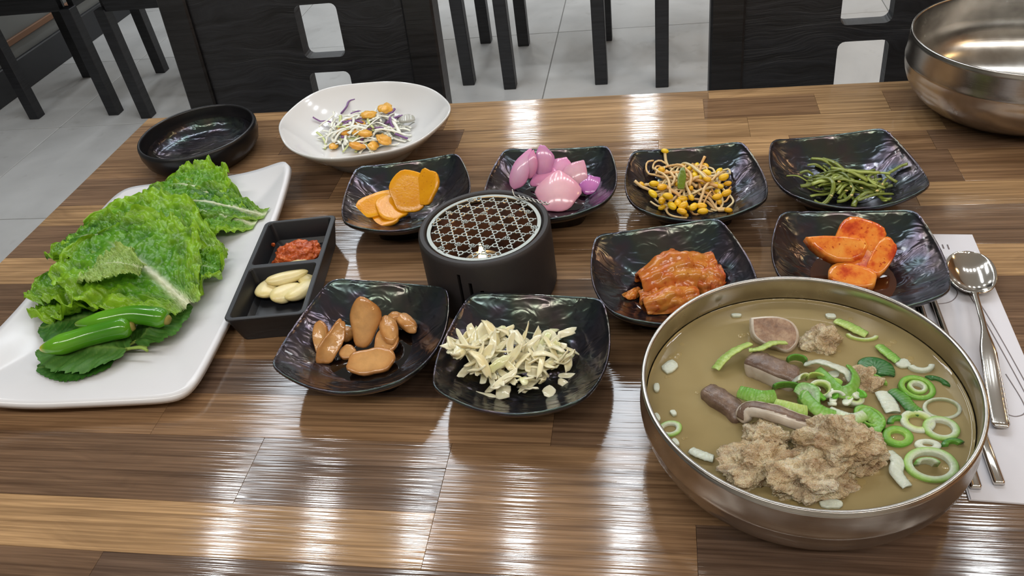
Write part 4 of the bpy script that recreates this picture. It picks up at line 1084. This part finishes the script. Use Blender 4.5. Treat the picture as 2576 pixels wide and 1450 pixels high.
# ------------------------------------------------------------------ brown pickles in soy
NC = crop(670, 690, 2.894)
BRN0, BRN1 = C(208, 158, 100), C(176, 118, 62)
def brown(cx, cy, z, L_, W_, H_, rot, seed, label, amp=.08, fn=None):
    L_ *= 1.15; W_ *= 1.15; H_ *= 1.05
    colf = lambda p, d: mixc(BRN0, BRN1, .35+.5*d+.35*abs(p.x))
    put('brown_pickle', blob(L_, W_, H_, amp, 1.4, seed, 4, colf, 3, fn), 'brown_food', NC(cx, cy, z), rot, label, 'pickle', 'brown pickled slices')
def bslice(cx, cy, z, rx, ry, t, rot, seed, label, cup=.0, taper=0.0):
    rx *= 1.14; ry *= 1.14
    ol = [(x*(1-taper*y/ry), y) for x, y in circle_pts(rx, ry, 30, 2.2, .26, seed)]
    colf = lambda s, tp: mixc(BRN0, BRN1, s**4)
    put('brown_pickle', slab(ol, t, 5, lambda x, y, zz: (x, y, zz+cup*(x*x/rx)+.0007*nz(x*160, y*160, seed)), .35, colf), 'brown_food', NC(cx, cy, z), rot, label, 'pickle', 'brown pickled slices')
bslice(745, 470, .013, .0105, .0180, .0035, (.95, .15, .05), 1, 'tall cupped brown slice leaning in the middle', -.45, -.12)
bslice(440, 560, .009, .0065, .0150, .0050, (.65, -.3, .15), 2, 'brown wedge at the left edge of the pile', .3)
bslice(510, 570, .010, .0070, .0175, .0045, (.75, .7, .1), 3, 'thin pointed brown slice standing at the left', .3, .3)
brown(595, 480, .0085, .0062, .0062, .0062, (0, 0, 0), 4, 'small round brown piece behind the left slices')
bslice(605, 600, .0085, .0060, .0060, .005, (.35, 0, .5), 5, 'small cut brown piece in the middle front', 0)
bslice(885, 545, .009, .0085, .0110, .005, (.5, .2, -.2), 6, 'brown slice half hidden below the long clove', .2)
brown(905, 450, .016, .0068, .0125, .0055, (.25, .1, .42), 7, 'plump long brown clove lying on top', .10)
brown(1030, 400, .0115, .0060, .0110, .0058, (.15, 0, .85), 8, 'brown clove furthest right in the sauce', .12)
brown(945, 345, .016, .0058, .0048, .0045, (0, 0, .2), 9, 'knobbly brown piece at the very back', .16)
bslice(775, 680, .0095, .0170, .0105, .0055, (.38, .05, .25), 10, 'large flat oval brown slice at the front', .05)

# ------------------------------------------------------------------ chopped cabbage
CBC = NC(1790, 690, .012); hc_ = heap('cab', CBC.x, CBC.y, .054, .038, .026)
def cab_piece(w, z, L_, W_, rot, seed, cup, tone):
    ol = circle_pts(L_/2, W_/2, 14, 3.0, .4, seed)
    c0 = mixc(C(242, 234, 202), C(232, 214, 156), tone); c0 = mixc(c0, C(196, 206, 130), .7 if seed % 13 == 0 else 0)
    g = slab(ol, R.uniform(.0010, .0019), 3, lambda x, y, zz: (x, y, zz+cup*(x*x)/L_+.4*cup*y*y/W_+.0014*nz(x*170, y*120, seed)), .4, lambda s, tp: mixc(c0, C(244, 238, 212), s*.5))
    put('cabbage_piece', g, 'petal', Vector((w.x, w.y, TZ+z)), rot, 'chopped white cabbage piece in the seasoned heap', 'cabbage', 'chopped cabbage pieces')
for i in range(150):
    x, y = R.uniform(-1, 1), R.uniform(-1, 1)
    if x*x+y*y > 1: continue
    y += .45*x*x*0.6
    w = Vector((CBC.x+.046*x, CBC.y+.028*y, 0)); k = R.uniform(.15, .95)
    cab_piece(w, hc_(w, k), R.uniform(.012, .031), R.uniform(.004, .0085), (R.uniform(-.7, .9), R.uniform(-.6, .6), R.uniform(0, PI)), i, R.uniform(-1.0, 1.0), R.random())
for i, (x, y, L_, W_, yaw, z) in enumerate([(1430, 450, .016, .012, 1.2, .022), (1540, 550, .020, .006, -.7, .021), (1460, 600, .017, .010, .5, .016), (1370, 745, .022, .007, .35, .012), (1600, 910, .026, .006, -.15, .010), (1860, 610, .022, .009, -.3, .026), (2050, 450, .013, .009, .2, .024), (2190, 430, .020, .007, .75, .026), (2200, 600, .014, .006, 1.2, .018), (2180, 730, .014, .004, .2, .014), (2160, 790, .009, .006, -.5, .012), (1950, 720, .011, .008, .1, .023), (1730, 640, .022, .008, -.25, .025), (1640, 720, .016, .005, -.9, .024), (1720, 870, .012, .011, .2, .014), (2060, 850, .010, .009, .9, .013)]):
    w = NC(x, y, z); cab_piece(w, z-.003, L_, W_, (.45, R.uniform(-.3, .3), yaw), 200+i, R.uniform(-.5, .6), .3*R.random())

# ------------------------------------------------------------------ salad
AC = crop(340, 180, 2.995)
def sp_world(w): return sp_z(w.x-SPX, w.y-SPY)
SM = AC(1720, 440, .018)
def sal_h(w, k): 
    d = ((w.x-SM.x)/.062)**2+((w.y-SM.y)/.046)**2
    return sp_world(w)+.020*k*max(0, 1-d)**.9
for i in range(130):
    a = R.uniform(0, 2*PI); r = R.random()**.6; c = Vector((SM.x+.048*r*math.cos(a), SM.y+.036*r*math.sin(a), 0))
    purple = i % 12 == 0
    L_ = R.uniform(.022, .055); th = R.uniform(0, PI); cv = R.uniform(-50, 50); k = R.uniform(.1, 1.05); x, y, q = c.x-.5*L_*math.cos(th), c.y-.5*L_*math.sin(th), th; pts = []
    for j in range(7):
        w = Vector((x, y, 0)); pts.append(Vector((x, y, TZ+sal_h(w, k)+.0015+.003*nz(i*2.1, j*.7, 8)))); x += L_/7*math.cos(q); y += L_/7*math.sin(q); q += cv*L_/7
    c0 = C(246, 246, 232) if not purple else C(128, 86, 142)
    if i % 11 == 5: c0 = C(206, 214, 150)
    g = tube(spline(pts, 12), R.uniform(.0012, .0024), 5, .45)
    o = mkw('purple_shred' if purple else 'cabbage_shred', flatcol(g, c0), 'strand')
    tag(o, 'thin purple cabbage shred in the salad' if purple else 'thin white cabbage shred in the salad', 'cabbage', 'purple shreds in the salad' if purple else 'white shreds in the salad')
for pts, lab in (([(1550, 318, .022), (1590, 270, .028), (1610, 225, .030), (1655, 210, .030)], 'long purple shred curving up at the back of the salad'), ([(1200, 380, .020), (1290, 408, .018), (1350, 412, .018), (1400, 375, .020)], 'purple shred lying leftmost on the white plate'), ([(1625, 320, .026), (1680, 300, .028), (1715, 310, .027)], 'short purple shred behind the salad'), ([(1920, 345, .030), (1925, 390, .026), (1945, 425, .022)], 'dark purple shred right of the dressing'), ([(1960, 470, .020), (2010, 490, .018), (2050, 505, .018)], 'purple shred at the front right of the salad')):
    o = mkw('purple_shred', flatcol(tube(spline([AC(*p) for p in pts], 14), .0016, 6, .7), C(122, 84, 140)), 'strand'); tag(o, lab, 'cabbage', 'longer purple shreds')
for i, (x, y, z, s) in enumerate([(1590, 470, .024, .0085), (1700, 420, .028, .006), (1740, 490, .024, .008), (1760, 345, .032, .007), (1890, 300, .032, .008), (1680, 590, .018, .008), (1880, 545, .018, .009), (1500, 575, .017, .005), (1800, 580, .017, .006), (1640, 385, .028, .0045), (1680, 470, .026, .005)]):
    o = put('dressing_blob', flatcol(blob(s*1.35, s*1.0, s*.45, .35, 2, i+20, 3), mixc(C(232, 178, 74), C(226, 160, 56), R.random())), 'soft_food', AC(x, y, z-.003), (R.uniform(.1, .5), 0, R.uniform(0, 3)))
    tag(o, 'blob of orange yellow dressing on the salad', 'dressing', 'dressing blobs on the salad')
o = put('jelly_slice', flatcol(slab(circle_pts(.010, .006, 24, 2.2, .1, 2), .003, 4, lambda x, y, z: (x, y, z-20*x*x)), C(172, 172, 164)), 'petal', AC(2050, 375, .022), (.35, 0, .2), 'translucent grey jelly slice at the right of the salad', 'jelly')

# ------------------------------------------------------------------ soup
ZS = .0465
OC = crop(1560, 660, 1.959)
sx_, sy_, sR, sH, szc, srb, sbul = S1
sr_in = .0968
br = mk('broth', rings([[Vector((r*math.cos(2*PI*i/96), r*math.sin(2*PI*i/96), z)) for i in range(96)] for r, z in ((.002, 0), (.03, 0), (.06, 0), (.085, 0), (.097, 0.0), (.0995, .0004), (.1002, .0012))], True, True, False), 'broth', None, (sx_, sy_, TZ+ZS))
tag(br, 'cloudy brown rib broth filling the steel bowl', 'soup', kind='stuff')
def meat(cx, cy, z, L_, W_, H_, rot, seed, label, amp=.42, freq=1.9):
    w = OC(cx, cy, z); g = blob(L_, W_, H_, amp, freq, seed, 6 if L_ > .02 else 5, None, 7)
    e = Euler(rot).to_matrix(); o = mk('meat_chunk', ([e @ v for v in g[0]], g[1]), 'boiled_meat', None, w)
    return tag(o, label, 'meat', 'boiled meat in the soup')
meat(690, 1010, ZS+.001, .0235, .0150, .0135, (.2, .1, .3), 1, 'shredded rib meat chunk at the lower left in the soup')
meat(720, 870, ZS+.004, .0130, .0105, .0110, (.1, .0, -.5), 12, 'small fatty meat lump against the arched rib bone')
meat(1060, 900, ZS+.009, .0225, .0180, .0165, (.0, -.2, -.2), 2, 'largest rib meat chunk rising highest in the soup')
meat(960, 1060, ZS+.001, .0280, .0165, .0150, (.15, .1, .45), 3, 'broad rib meat chunk nearest the front of the soup')
meat(1190, 930, ZS+.002, .0135, .0150, .0130, (.1, 0, .2), 4, 'dark edged meat piece at the right of the big chunk')
meat(985, 400, ZS-.001, .0135, .0120, .0120, (0, 0, .1), 5, 'pale meat lump beside the cut bone at the back')
meat(1190, 600, ZS-.003, .0120, .0110, .0095, (0, 0, .1), 6, 'pale fat lump under the scallions on the right')
def cut_bone(cx, cy, z, ol, depth, rot, label, face='bone_marrow', wall='bone_pale', rim=.86):
    ol = [(q.x, q.y) for q in spline([Vector((x, y, 0)) for x, y in ol+ol[:1]], 41)[:-1]]
    w = OC(cx, cy, z); t = thing('rib_bone', label, 'bone', w, rot, 'rib bones in the soup'); n = len(ol)
    loops = [[Vector((x*s, y*s, zz)) for x, y in ol] for s, zz in ((.80, -depth), (.95, -depth*.85), (1.02, -depth*.4), (1.0, -.0012), (.97, 0), (rim, .0002))]
    mk('bone_wall', rings(loops, True, True, False), wall, t)
    V, F = rings([[Vector((x*s, y*s, .0002+.0012*nz(x*s*220, y*s*220, 1)*(1 if s < rim-.05 else 0))) for x, y in ol] for s in (.04, .25, .5, .7, rim)], True, True, False)
    mk('cut_face', (V, F), face, t)
cut_bone(765, 350, ZS+.010, [(-.0175, .0095), (-.0075, .0118), (.002, .0125), (.0105, .0100), (.0155, .003), (.0150, -.006), (.0095, -.0125), (.001, -.0105), (-.009, -.0075), (-.0155, -.002)], .020, (.55, .05, -.12), 'cut rib bone with a brown spongy face and white rim at the back', rim=.88)
def rib_bone(pts, w, h, wall, face, label, fw=.7):
    S = spline([OC(x, y, ZS+z) for x, y, z in pts], 30); L = []; T = []
    for i, p in enumerate(S):
        d = (S[min(i+1, 29)]-S[max(i-1, 0)]).normalized(); s = d.cross(Vector((0, 0, 1))).normalized(); u = s.cross(d)
        e = sm(0, .12, i/29)*sm(1, .9, i/29); k = (.72+.28*e)*(1+.08*nz(i*.3, w*900, 2))
        L.append([p+s*(w*k*a)+u*(h*k*b) for a, b in circle_pts(1, 1, 20, 3.4)])
        if 1 < i < 28: T.append([p+s*(w*fw*k*a)+u*(h*k*.62+h*.45*b+.0006*nz(i*.7, a*3, 1)) for a, b in circle_pts(1, 1, 14, 3)])
    o = S[14].copy(); V, F = rings(L); t = thing('rib_bone', label, 'bone', o, 0, 'rib bones in the soup')
    mk('bone_wall', ([v-o for v in V], F), wall, t); V, F = rings(T); mk('marrow', ([v-o for v in V], F), face, t)
rib_bone([(600, 780, .003), (640, 725, .011), (760, 745, .015), (870, 785, .014), (950, 810, .010)], .0052, .0045, 'bone_pale', 'bone_dark', 'arched rib bone lying across the top of the meat')
rib_bone([(640, 500, .003), (700, 520, .005), (790, 560, .004), (870, 590, .001)], .0088, .0080, 'bone_pale', 'bone_dark', 'dark grey rib piece in the middle of the soup', .9)
rib_bone([(425, 640, .0), (490, 680, .002), (560, 730, .001), (600, 790, -.002)], .0072, .0060, 'bone_dark', 'bone_dark', 'long dark brown rib bone sinking into the broth on the left')
# scallions
SG, SGB, SGD, SW_, SY = C(104, 172, 56), C(158, 204, 96), C(44, 112, 46), C(224, 230, 212), C(194, 216, 122)
def sring(cx, cy, z, ro, h, rot, c_out, c_in, a0=0.0, a1=2*PI, ecc=1.0, wall=.28, seed=0, label='', inner=None):
    n = 34; full = a1-a0 > 6.2; h = h if full else h*1.55; full = a1-a0 > 6.2; ns = n if full else n
    def arc(r, zz): return [Vector((r*math.cos(a)*(1+.05*nz(math.cos(a), math.sin(a), seed)), r*ecc*math.sin(a)*(1+.05*nz(math.sin(a), math.cos(a), seed+4)), zz)) for a in (a0+(a1-a0)*k/(ns if full else ns-1) for k in range(ns))]
    ri = ro*(1-wall); spec = [(ri, -h/2, 1), (ri+(ro-ri)*.15, -h/2-.0001, 1), (ro, -h/2*.8, 0), (ro, h/2*.8, 0), (ro-(ro-ri)*.15, h/2, .1), ((ro+ri)/2, h/2+.0002, .5), (ri+(ro-ri)*.1, h/2, .95), (ri, h/2*.7, 1)]
    loops = [arc(r, zz) for r, zz, _ in spec]; loops.append(loops[0]); ks = [q for _, _, q in spec]+[1]
    V, F = rings(loops, full, False, False); K = [mixc(c_out, c_in, q+.15*nz(j*.5, seed, 2)) for q in ks for j in range(ns)]
    if not full:
        m = len(loops)-1
        F.append(tuple(i*ns for i in range(m))); F.append(tuple(i*ns+ns-1 for i in range(m-1, -1, -1)))
    if inner:
        g = sring.__wrapped__(ro*(1-wall)*.78, h*.9, inner, c_in, seed+5) if False else None
    w = OC(cx, cy, z); M = Euler(rot).to_matrix(); V = [M @ v for v in V]
    o = mk('scallion_ring', (V, F, K), 'scallion', None, w); tag(o, label, 'scallion', 'scallion slices in the soup'); return o
rings_ = [  # cx, cy, dz, r, h, rot, outer, inner, a0, a1, ecc, wall, label
 (870, 492, .004, .0070, .0060, (.4, .0, -.1), SGD, SG, .2, 3.0, .6, .2, 'dark green scallion piece beside the cut bone'),
 (890, 590, .008, .0070, .0060, (.6, .2, .9), SW_, SY, .2, 2.6, .6, .25, 'white scallion curl beside the dark grey rib'),
 (960, 578, .006, .0060, .0060, (.4, 0, 0), SGB, SY, .3, 2.9, .6, .2, 'small lime green scallion curl'),
 (930, 670, .008, .0075, .0060, (.5, .1, .6), SG, SW_, 0, 2*PI, .7, .22, 'small green scallion ring behind the yellow strip'),
 (985, 630, .007, .0080, .0060, (.4, 0, .2), SW_, SY, 0, 2*PI, .8, .3, 'white scallion ring in the heap'),
 (1060, 670, .007, .0060, .0060, (.5, .2, 0), SW_, SW_, .4, 3.4, .7, .3, 'small white scallion bit in the heap'),
 (1150, 675, .006, .0062, .0055, (.3, .2, 0), SW_, SY, 0, 2*PI, .8, .4, 'white scallion core at the right of the heap'),
 (830, 632, .006, .0105, .0055, (.35, 0, -.1), SGD, SG, .2, 2.9, .45, .16, 'dark green scallion arc behind the bright strip'),
 (1230, 770, .003, .0105, .0060, (.25, .0, -.8), SG, SGB, 0, 2*PI, .62, .22, 'green scallion ring right of the big meat'),
 (1255, 520, .0012, .0110, .0040, (.15, .0, -.3), SGD, SGD, 0, 2*PI, .7, .45, 'dark green scallion ring under a film of oil'),
 (1460, 625, .0015, .0112, .0050, (.15, .1, 0), SG, SGB, 0, 2*PI, .85, .24, 'bright green scallion ring floating at the right'),
 (1462, 622, .002, .0062, .0050, (.15, .1, 0), SGB, SW_, 0, 2*PI, .85, .35, 'inner core of the bright green floating ring'),
 (1585, 725, .0008, .0115, .0030, (.05, .0, .2), SW_, C(170, 178, 140), 0, 2*PI, .75, .16, 'translucent pale scallion ring at the right edge'),
 (1580, 825, .0012, .0105, .0045, (.1, .0, -.1), SGB, SW_, 0, 2*PI, .85, .30, 'pale green scallion ring touching the white one'),
 (1465, 790, .0012, .0100, .0045, (.1, .0, -.1), SW_, SY, 0, 2*PI, .85, .35, 'white and green scallion slice at the right'),
 (1365, 865, .0012, .0095, .0045, (.1, .1, .3), SG, SGB, 0, 2*PI, .8, .40, 'green scallion slice with bubbles right of the meat'),
 (1530, 1005, .0015, .0150, .0050, (.1, .0, .1), SGB, SW_, 0, 2*PI, .80, .24, 'largest scallion ring near the right rim'),
 (1510, 1000, .003, .0070, .0055, (.3, .0, .0), SG, SW_, .1, 3.1, .5, .35, 'small green scallion strip inside the largest ring'),
 (1515, 905, .0012, .0075, .0035, (.05, 0, 0), SW_, SW_, 0, 2*PI, .55, .6, 'white oval scallion slice near the right rim'),
 (245, 825, .0010, .0080, .0035, (.05, 0, .4), SGB, SW_, 0, 2*PI, .75, .35, 'pale scallion ring touching the left rim'),
 (1190, 360, .0008, .0110, .0030, (.05, 0, -.1), SY, SW_, 3.4, 6.0, .6, .2, 'thin scallion curve at the back right'),
 (1480, 515, .0012, .0085, .0040, (.1, 0, .1), SW_, SW_, 3.3, 6.1, .7, .35, 'white scallion curl at the right back rim'),
 (1255, 590, .0010, .0080, .0040, (.1, 0, -.6), SGB, SG, .2, 2.8, .5, .35, 'light green scallion strip right of the heap'),
 (1640, 910, .0008, .0070, .0035, (.1, 0, .2), SGD, SG, .2, 3.0, .7, .5, 'dark green scallion bit at the right rim'),
 (1370, 800, .0004, .0070, .0035, (.1, 0, .2), SGD, SG, .2, 3.0, .8, .5, 'sunken dark green scallion bit right of the meat'),
 (1560, 600, .0002, .0080, .0030, (.05, 0, -.6), SGD, SGD, .2, 3.0, .6, .5, 'sunken dark green scallion piece by the right rim'),
]
for i, (cx, cy, dz, r, h, rot, co, ci, a0, a1, ecc, wl, lab) in enumerate(rings_):
    sring(cx, cy, ZS+dz-(.0009 if dz < .003 else 0), r, h, rot, co, ci, a0, a1, ecc, min(.6, wl*1.35), i, lab)
def sbit(cx, cy, a, b, yaw, lab, col=SW_, z=.0006):
    o = put('scallion_bit', flatcol(slab(circle_pts(a, b, 12, 4, .2, cx), .0022, 2), col), 'scallion', OC(cx, cy, ZS+z-.0008), (0, 0, yaw)); tag(o, lab, 'scallion', 'small scallion bits in the broth')
for cx, cy, a, b, yaw, lab in ((245, 522, .0062, .0045, .9, 'white square scallion bit floating at the left'), (180, 625, .0020, .0038, 0, 'tiny white scallion bit at the left rim'), (180, 772, .0022, .0034, .3, 'tiny white scallion bit lower at the left rim'), (262, 750, .0018, .0024, .5, 'tiny lone scallion bit in the open broth'), (572, 268, .0036, .0016, 0, 'tiny white scallion bit at the back rim'), (1037, 272, .0036, .0022, -.1, 'white scallion bit behind the cut bone'), (1390, 505, .0045, .0038, .2, 'white scallion cube near the right back rim'), (272, 895, .0020, .0030, .5, 'tiny scallion bit below the left pale ring'), (1040, 1200, .0060, .0028, .1, 'pale scallion bit at the very front of the soup')):
    sbit(cx, cy, a, b, yaw, lab)
for k in range(16):
    a, r = R.uniform(0, 2*PI), R.uniform(0, 1)
    c = OC(1050+150*r*math.cos(a), 650+90*r*math.sin(a), ZS+.006)
    o = put('scallion_bit', flatcol(slab(circle_pts(R.uniform(.003, .006), R.uniform(.0018, .003), 10, 3, .3, k), .002, 2, lambda x, y, z: (x, y, z+30*x*x)), [SG, SW_, SGB, SW_][k % 4]), 'petal', c, (R.uniform(-.8, .8), R.uniform(-.8, .8), R.uniform(0, 3))); tag(o, 'small chopped scallion bit in the green heap', 'scallion', 'chopped scallion bits in the heap')

def sribbon(pts, z, width, c0, c1, tilt, label, thick=.0013):
    P = spline([OC(x, y, ZS+z+dz) for x, y, dz in pts], 40); L = []; K = []
    for i, p in enumerate(P):
        d = (P[min(i+1, 39)]-P[max(i-1, 0)]).normalized(); s = d.cross(Vector((0, 0, 1))).normalized(); u = s.cross(d)
        wv = s*math.cos(tilt)+u*math.sin(tilt); nn = u*math.cos(tilt)-s*math.sin(tilt); row = []
        w = width*(.86+.14*math.sin(PI*min(1, max(0, i/39))))
        for k in range(9):
            v = k/8*2-1
            row.append(p+wv*(w/2*v)+nn*(.00010*math.sin(i*2.1+.4*nz(v*2, i*.2, 1))+.0011*(1-v*v)+.0006*nz(i*.25, v, 3)))
            K.append(mixc(mixc(c0, c1, .5+.5*v), SW_, .12*max(0, math.sin(i*2.1))))
        L.append(row)
    V = [q for row in L for q in row]; F = [(i*9+j, (i+1)*9+j, (i+1)*9+j+1, i*9+j+1) for i in range(39) for j in range(8)]
    tag(mkw('scallion_strip', thicken(V, F, thick, K), 'scallion'), label, 'scallion', 'scallion slices in the soup')
for a in (
 ([(470, 530, -.002), (515, 475, .002), (570, 435, .004), (635, 405, .003)], .005, .0095, SGB, SY, .55, 'pale green curved scallion strip at the upper left'),
 ([(640, 438, .001), (690, 428, .003), (750, 402, .004), (812, 400, .002)], .009, .0090, SGB, SY, .6, 'pale green scallion strip lying over the cut bone'),
 ([(588, 640, -.001), (640, 655, .002), (700, 668, .003), (765, 660, .001)], .009, .0088, SG, SGB, -.7, 'bright green scallion strip in front of the dark bone'),
 ([(765, 700, 0), (820, 715, .002), (870, 728, .002), (920, 735, 0)], .014, .0072, SY, SGB, -.7, 'yellow green scallion strip above the arched bone'),
 ([(920, 505, -.002), (980, 492, .003), (1050, 512, .005), (1115, 545, .004), (1140, 585, .001)], .006, .0100, SW_, SW_, .5, 'large white half ring of scallion in the middle'),
 ([(975, 535, 0), (1030, 590, .002), (1085, 640, .003), (1140, 625, .004), (1160, 565, .003), (1130, 520, .001)], .007, .0078, SG, SGB, -.8, 'open green scallion loop in the middle of the bowl'),
 ([(1065, 290, 0), (1120, 312, .001), (1165, 335, .001), (1215, 360, 0)], .0012, .0085, SGB, SY, .15, 'pale green scallion strip at the back right'),
 ([(1275, 415, 0), (1320, 452, .001), (1370, 492, 0)], .0012, .0075, SG, SGB, .15, 'green ribbed scallion strip near the back rim'),
 ([(1340, 635, 0), (1390, 670, .001), (1430, 715, .001), (1480, 745, 0)], .0012, .0085, SG, SGD, .1, 'green scallion strip left of the floating ring'),
 ([(1290, 645, 0), (1320, 690, .001), (1345, 745, 0)], .001, .0105, SW_, SW_, .1, 'white ribbed scallion piece right of the heap'),
 ([(1320, 940, 0), (1365, 985, .001), (1360, 1040, .001), (1415, 1110, 0)], .001, .0075, SW_, SW_, .1, 'long white ribbed scallion piece at the lower right'),
 ([(350, 930, 0), (400, 952, .001), (460, 972, 0)], .001, .0065, SW_, SW_, .1, 'white scallion shaving at the lower left of the broth'),
 ([(895, 640, 0), (930, 690, .002), (985, 735, .002), (1060, 760, 0)], .010, .0075, SG, SGB, -.5, 'green scallion arc in front of the heap'),
 ([(1030, 735, 0), (1100, 765, .002), (1150, 775, .002), (1205, 755, 0)], .009, .0070, SW_, SGB, -.4, 'white and green scallion arc above the big meat'),
 ([(1190, 545, 0), (1240, 500, .001), (1300, 520, .001), (1310, 560, 0)], .0008, .0120, SGD, SGD, .1, 'wide dark green scallion leaf under a film of oil'),
 ([(870, 650, 0), (900, 620, .002), (960, 640, .003), (965, 700, .002)], .010, .0065, SG, SW_, -.7, 'curled green scallion ribbon in the heap'),
 ([(1170, 720, 0), (1215, 745, .002), (1270, 790, .001), (1255, 840, 0)], .003, .0080, SG, SGB, -.4, 'green scallion ribbon curving down beside the big meat')):
    sribbon(*a)

# oil on the broth
def oil():
    P = []; r_ = random.Random(5)
    spots = [(1240, 480), (1290, 520), (1265, 545), (1360, 840), (1420, 870), (1385, 880), (1440, 1050), (1460, 590), (1400, 650), (1520, 700), (1290, 960), (1240, 1050), (430, 630), (450, 660), (545, 1000), (560, 1060), (400, 620), (1060, 440), (1050, 390), (1120, 300), (1200, 350), (1640, 700), (1600, 580), (1620, 1000), (600, 350), (640, 340), (300, 430), (260, 460), (1330, 400), (1410, 470), (860, 1180), (1180, 1100), (820, 1150), (230, 560), (330, 880)]
    for x, y in spots:
        for k in range(2):
            c = OC(x+r_.uniform(-25, 25), y+r_.uniform(-25, 25), ZS); r = r_.uniform(.0008, .0028)
            if math.hypot(c.x-sx_, c.y-sy_) > .092: continue
            g = lathe([(r*f, .0001+.00035*math.sqrt(max(0, 1-f*f))) for f in (1, .93, .8, .5, .05)], 16, False, True); P.append(xf(g, c))
    return join(*P)
tag(mkw('oil_droplets', oil(), 'oil_film'), 'small clear oil droplets floating on the broth', 'oil', kind='stuff')
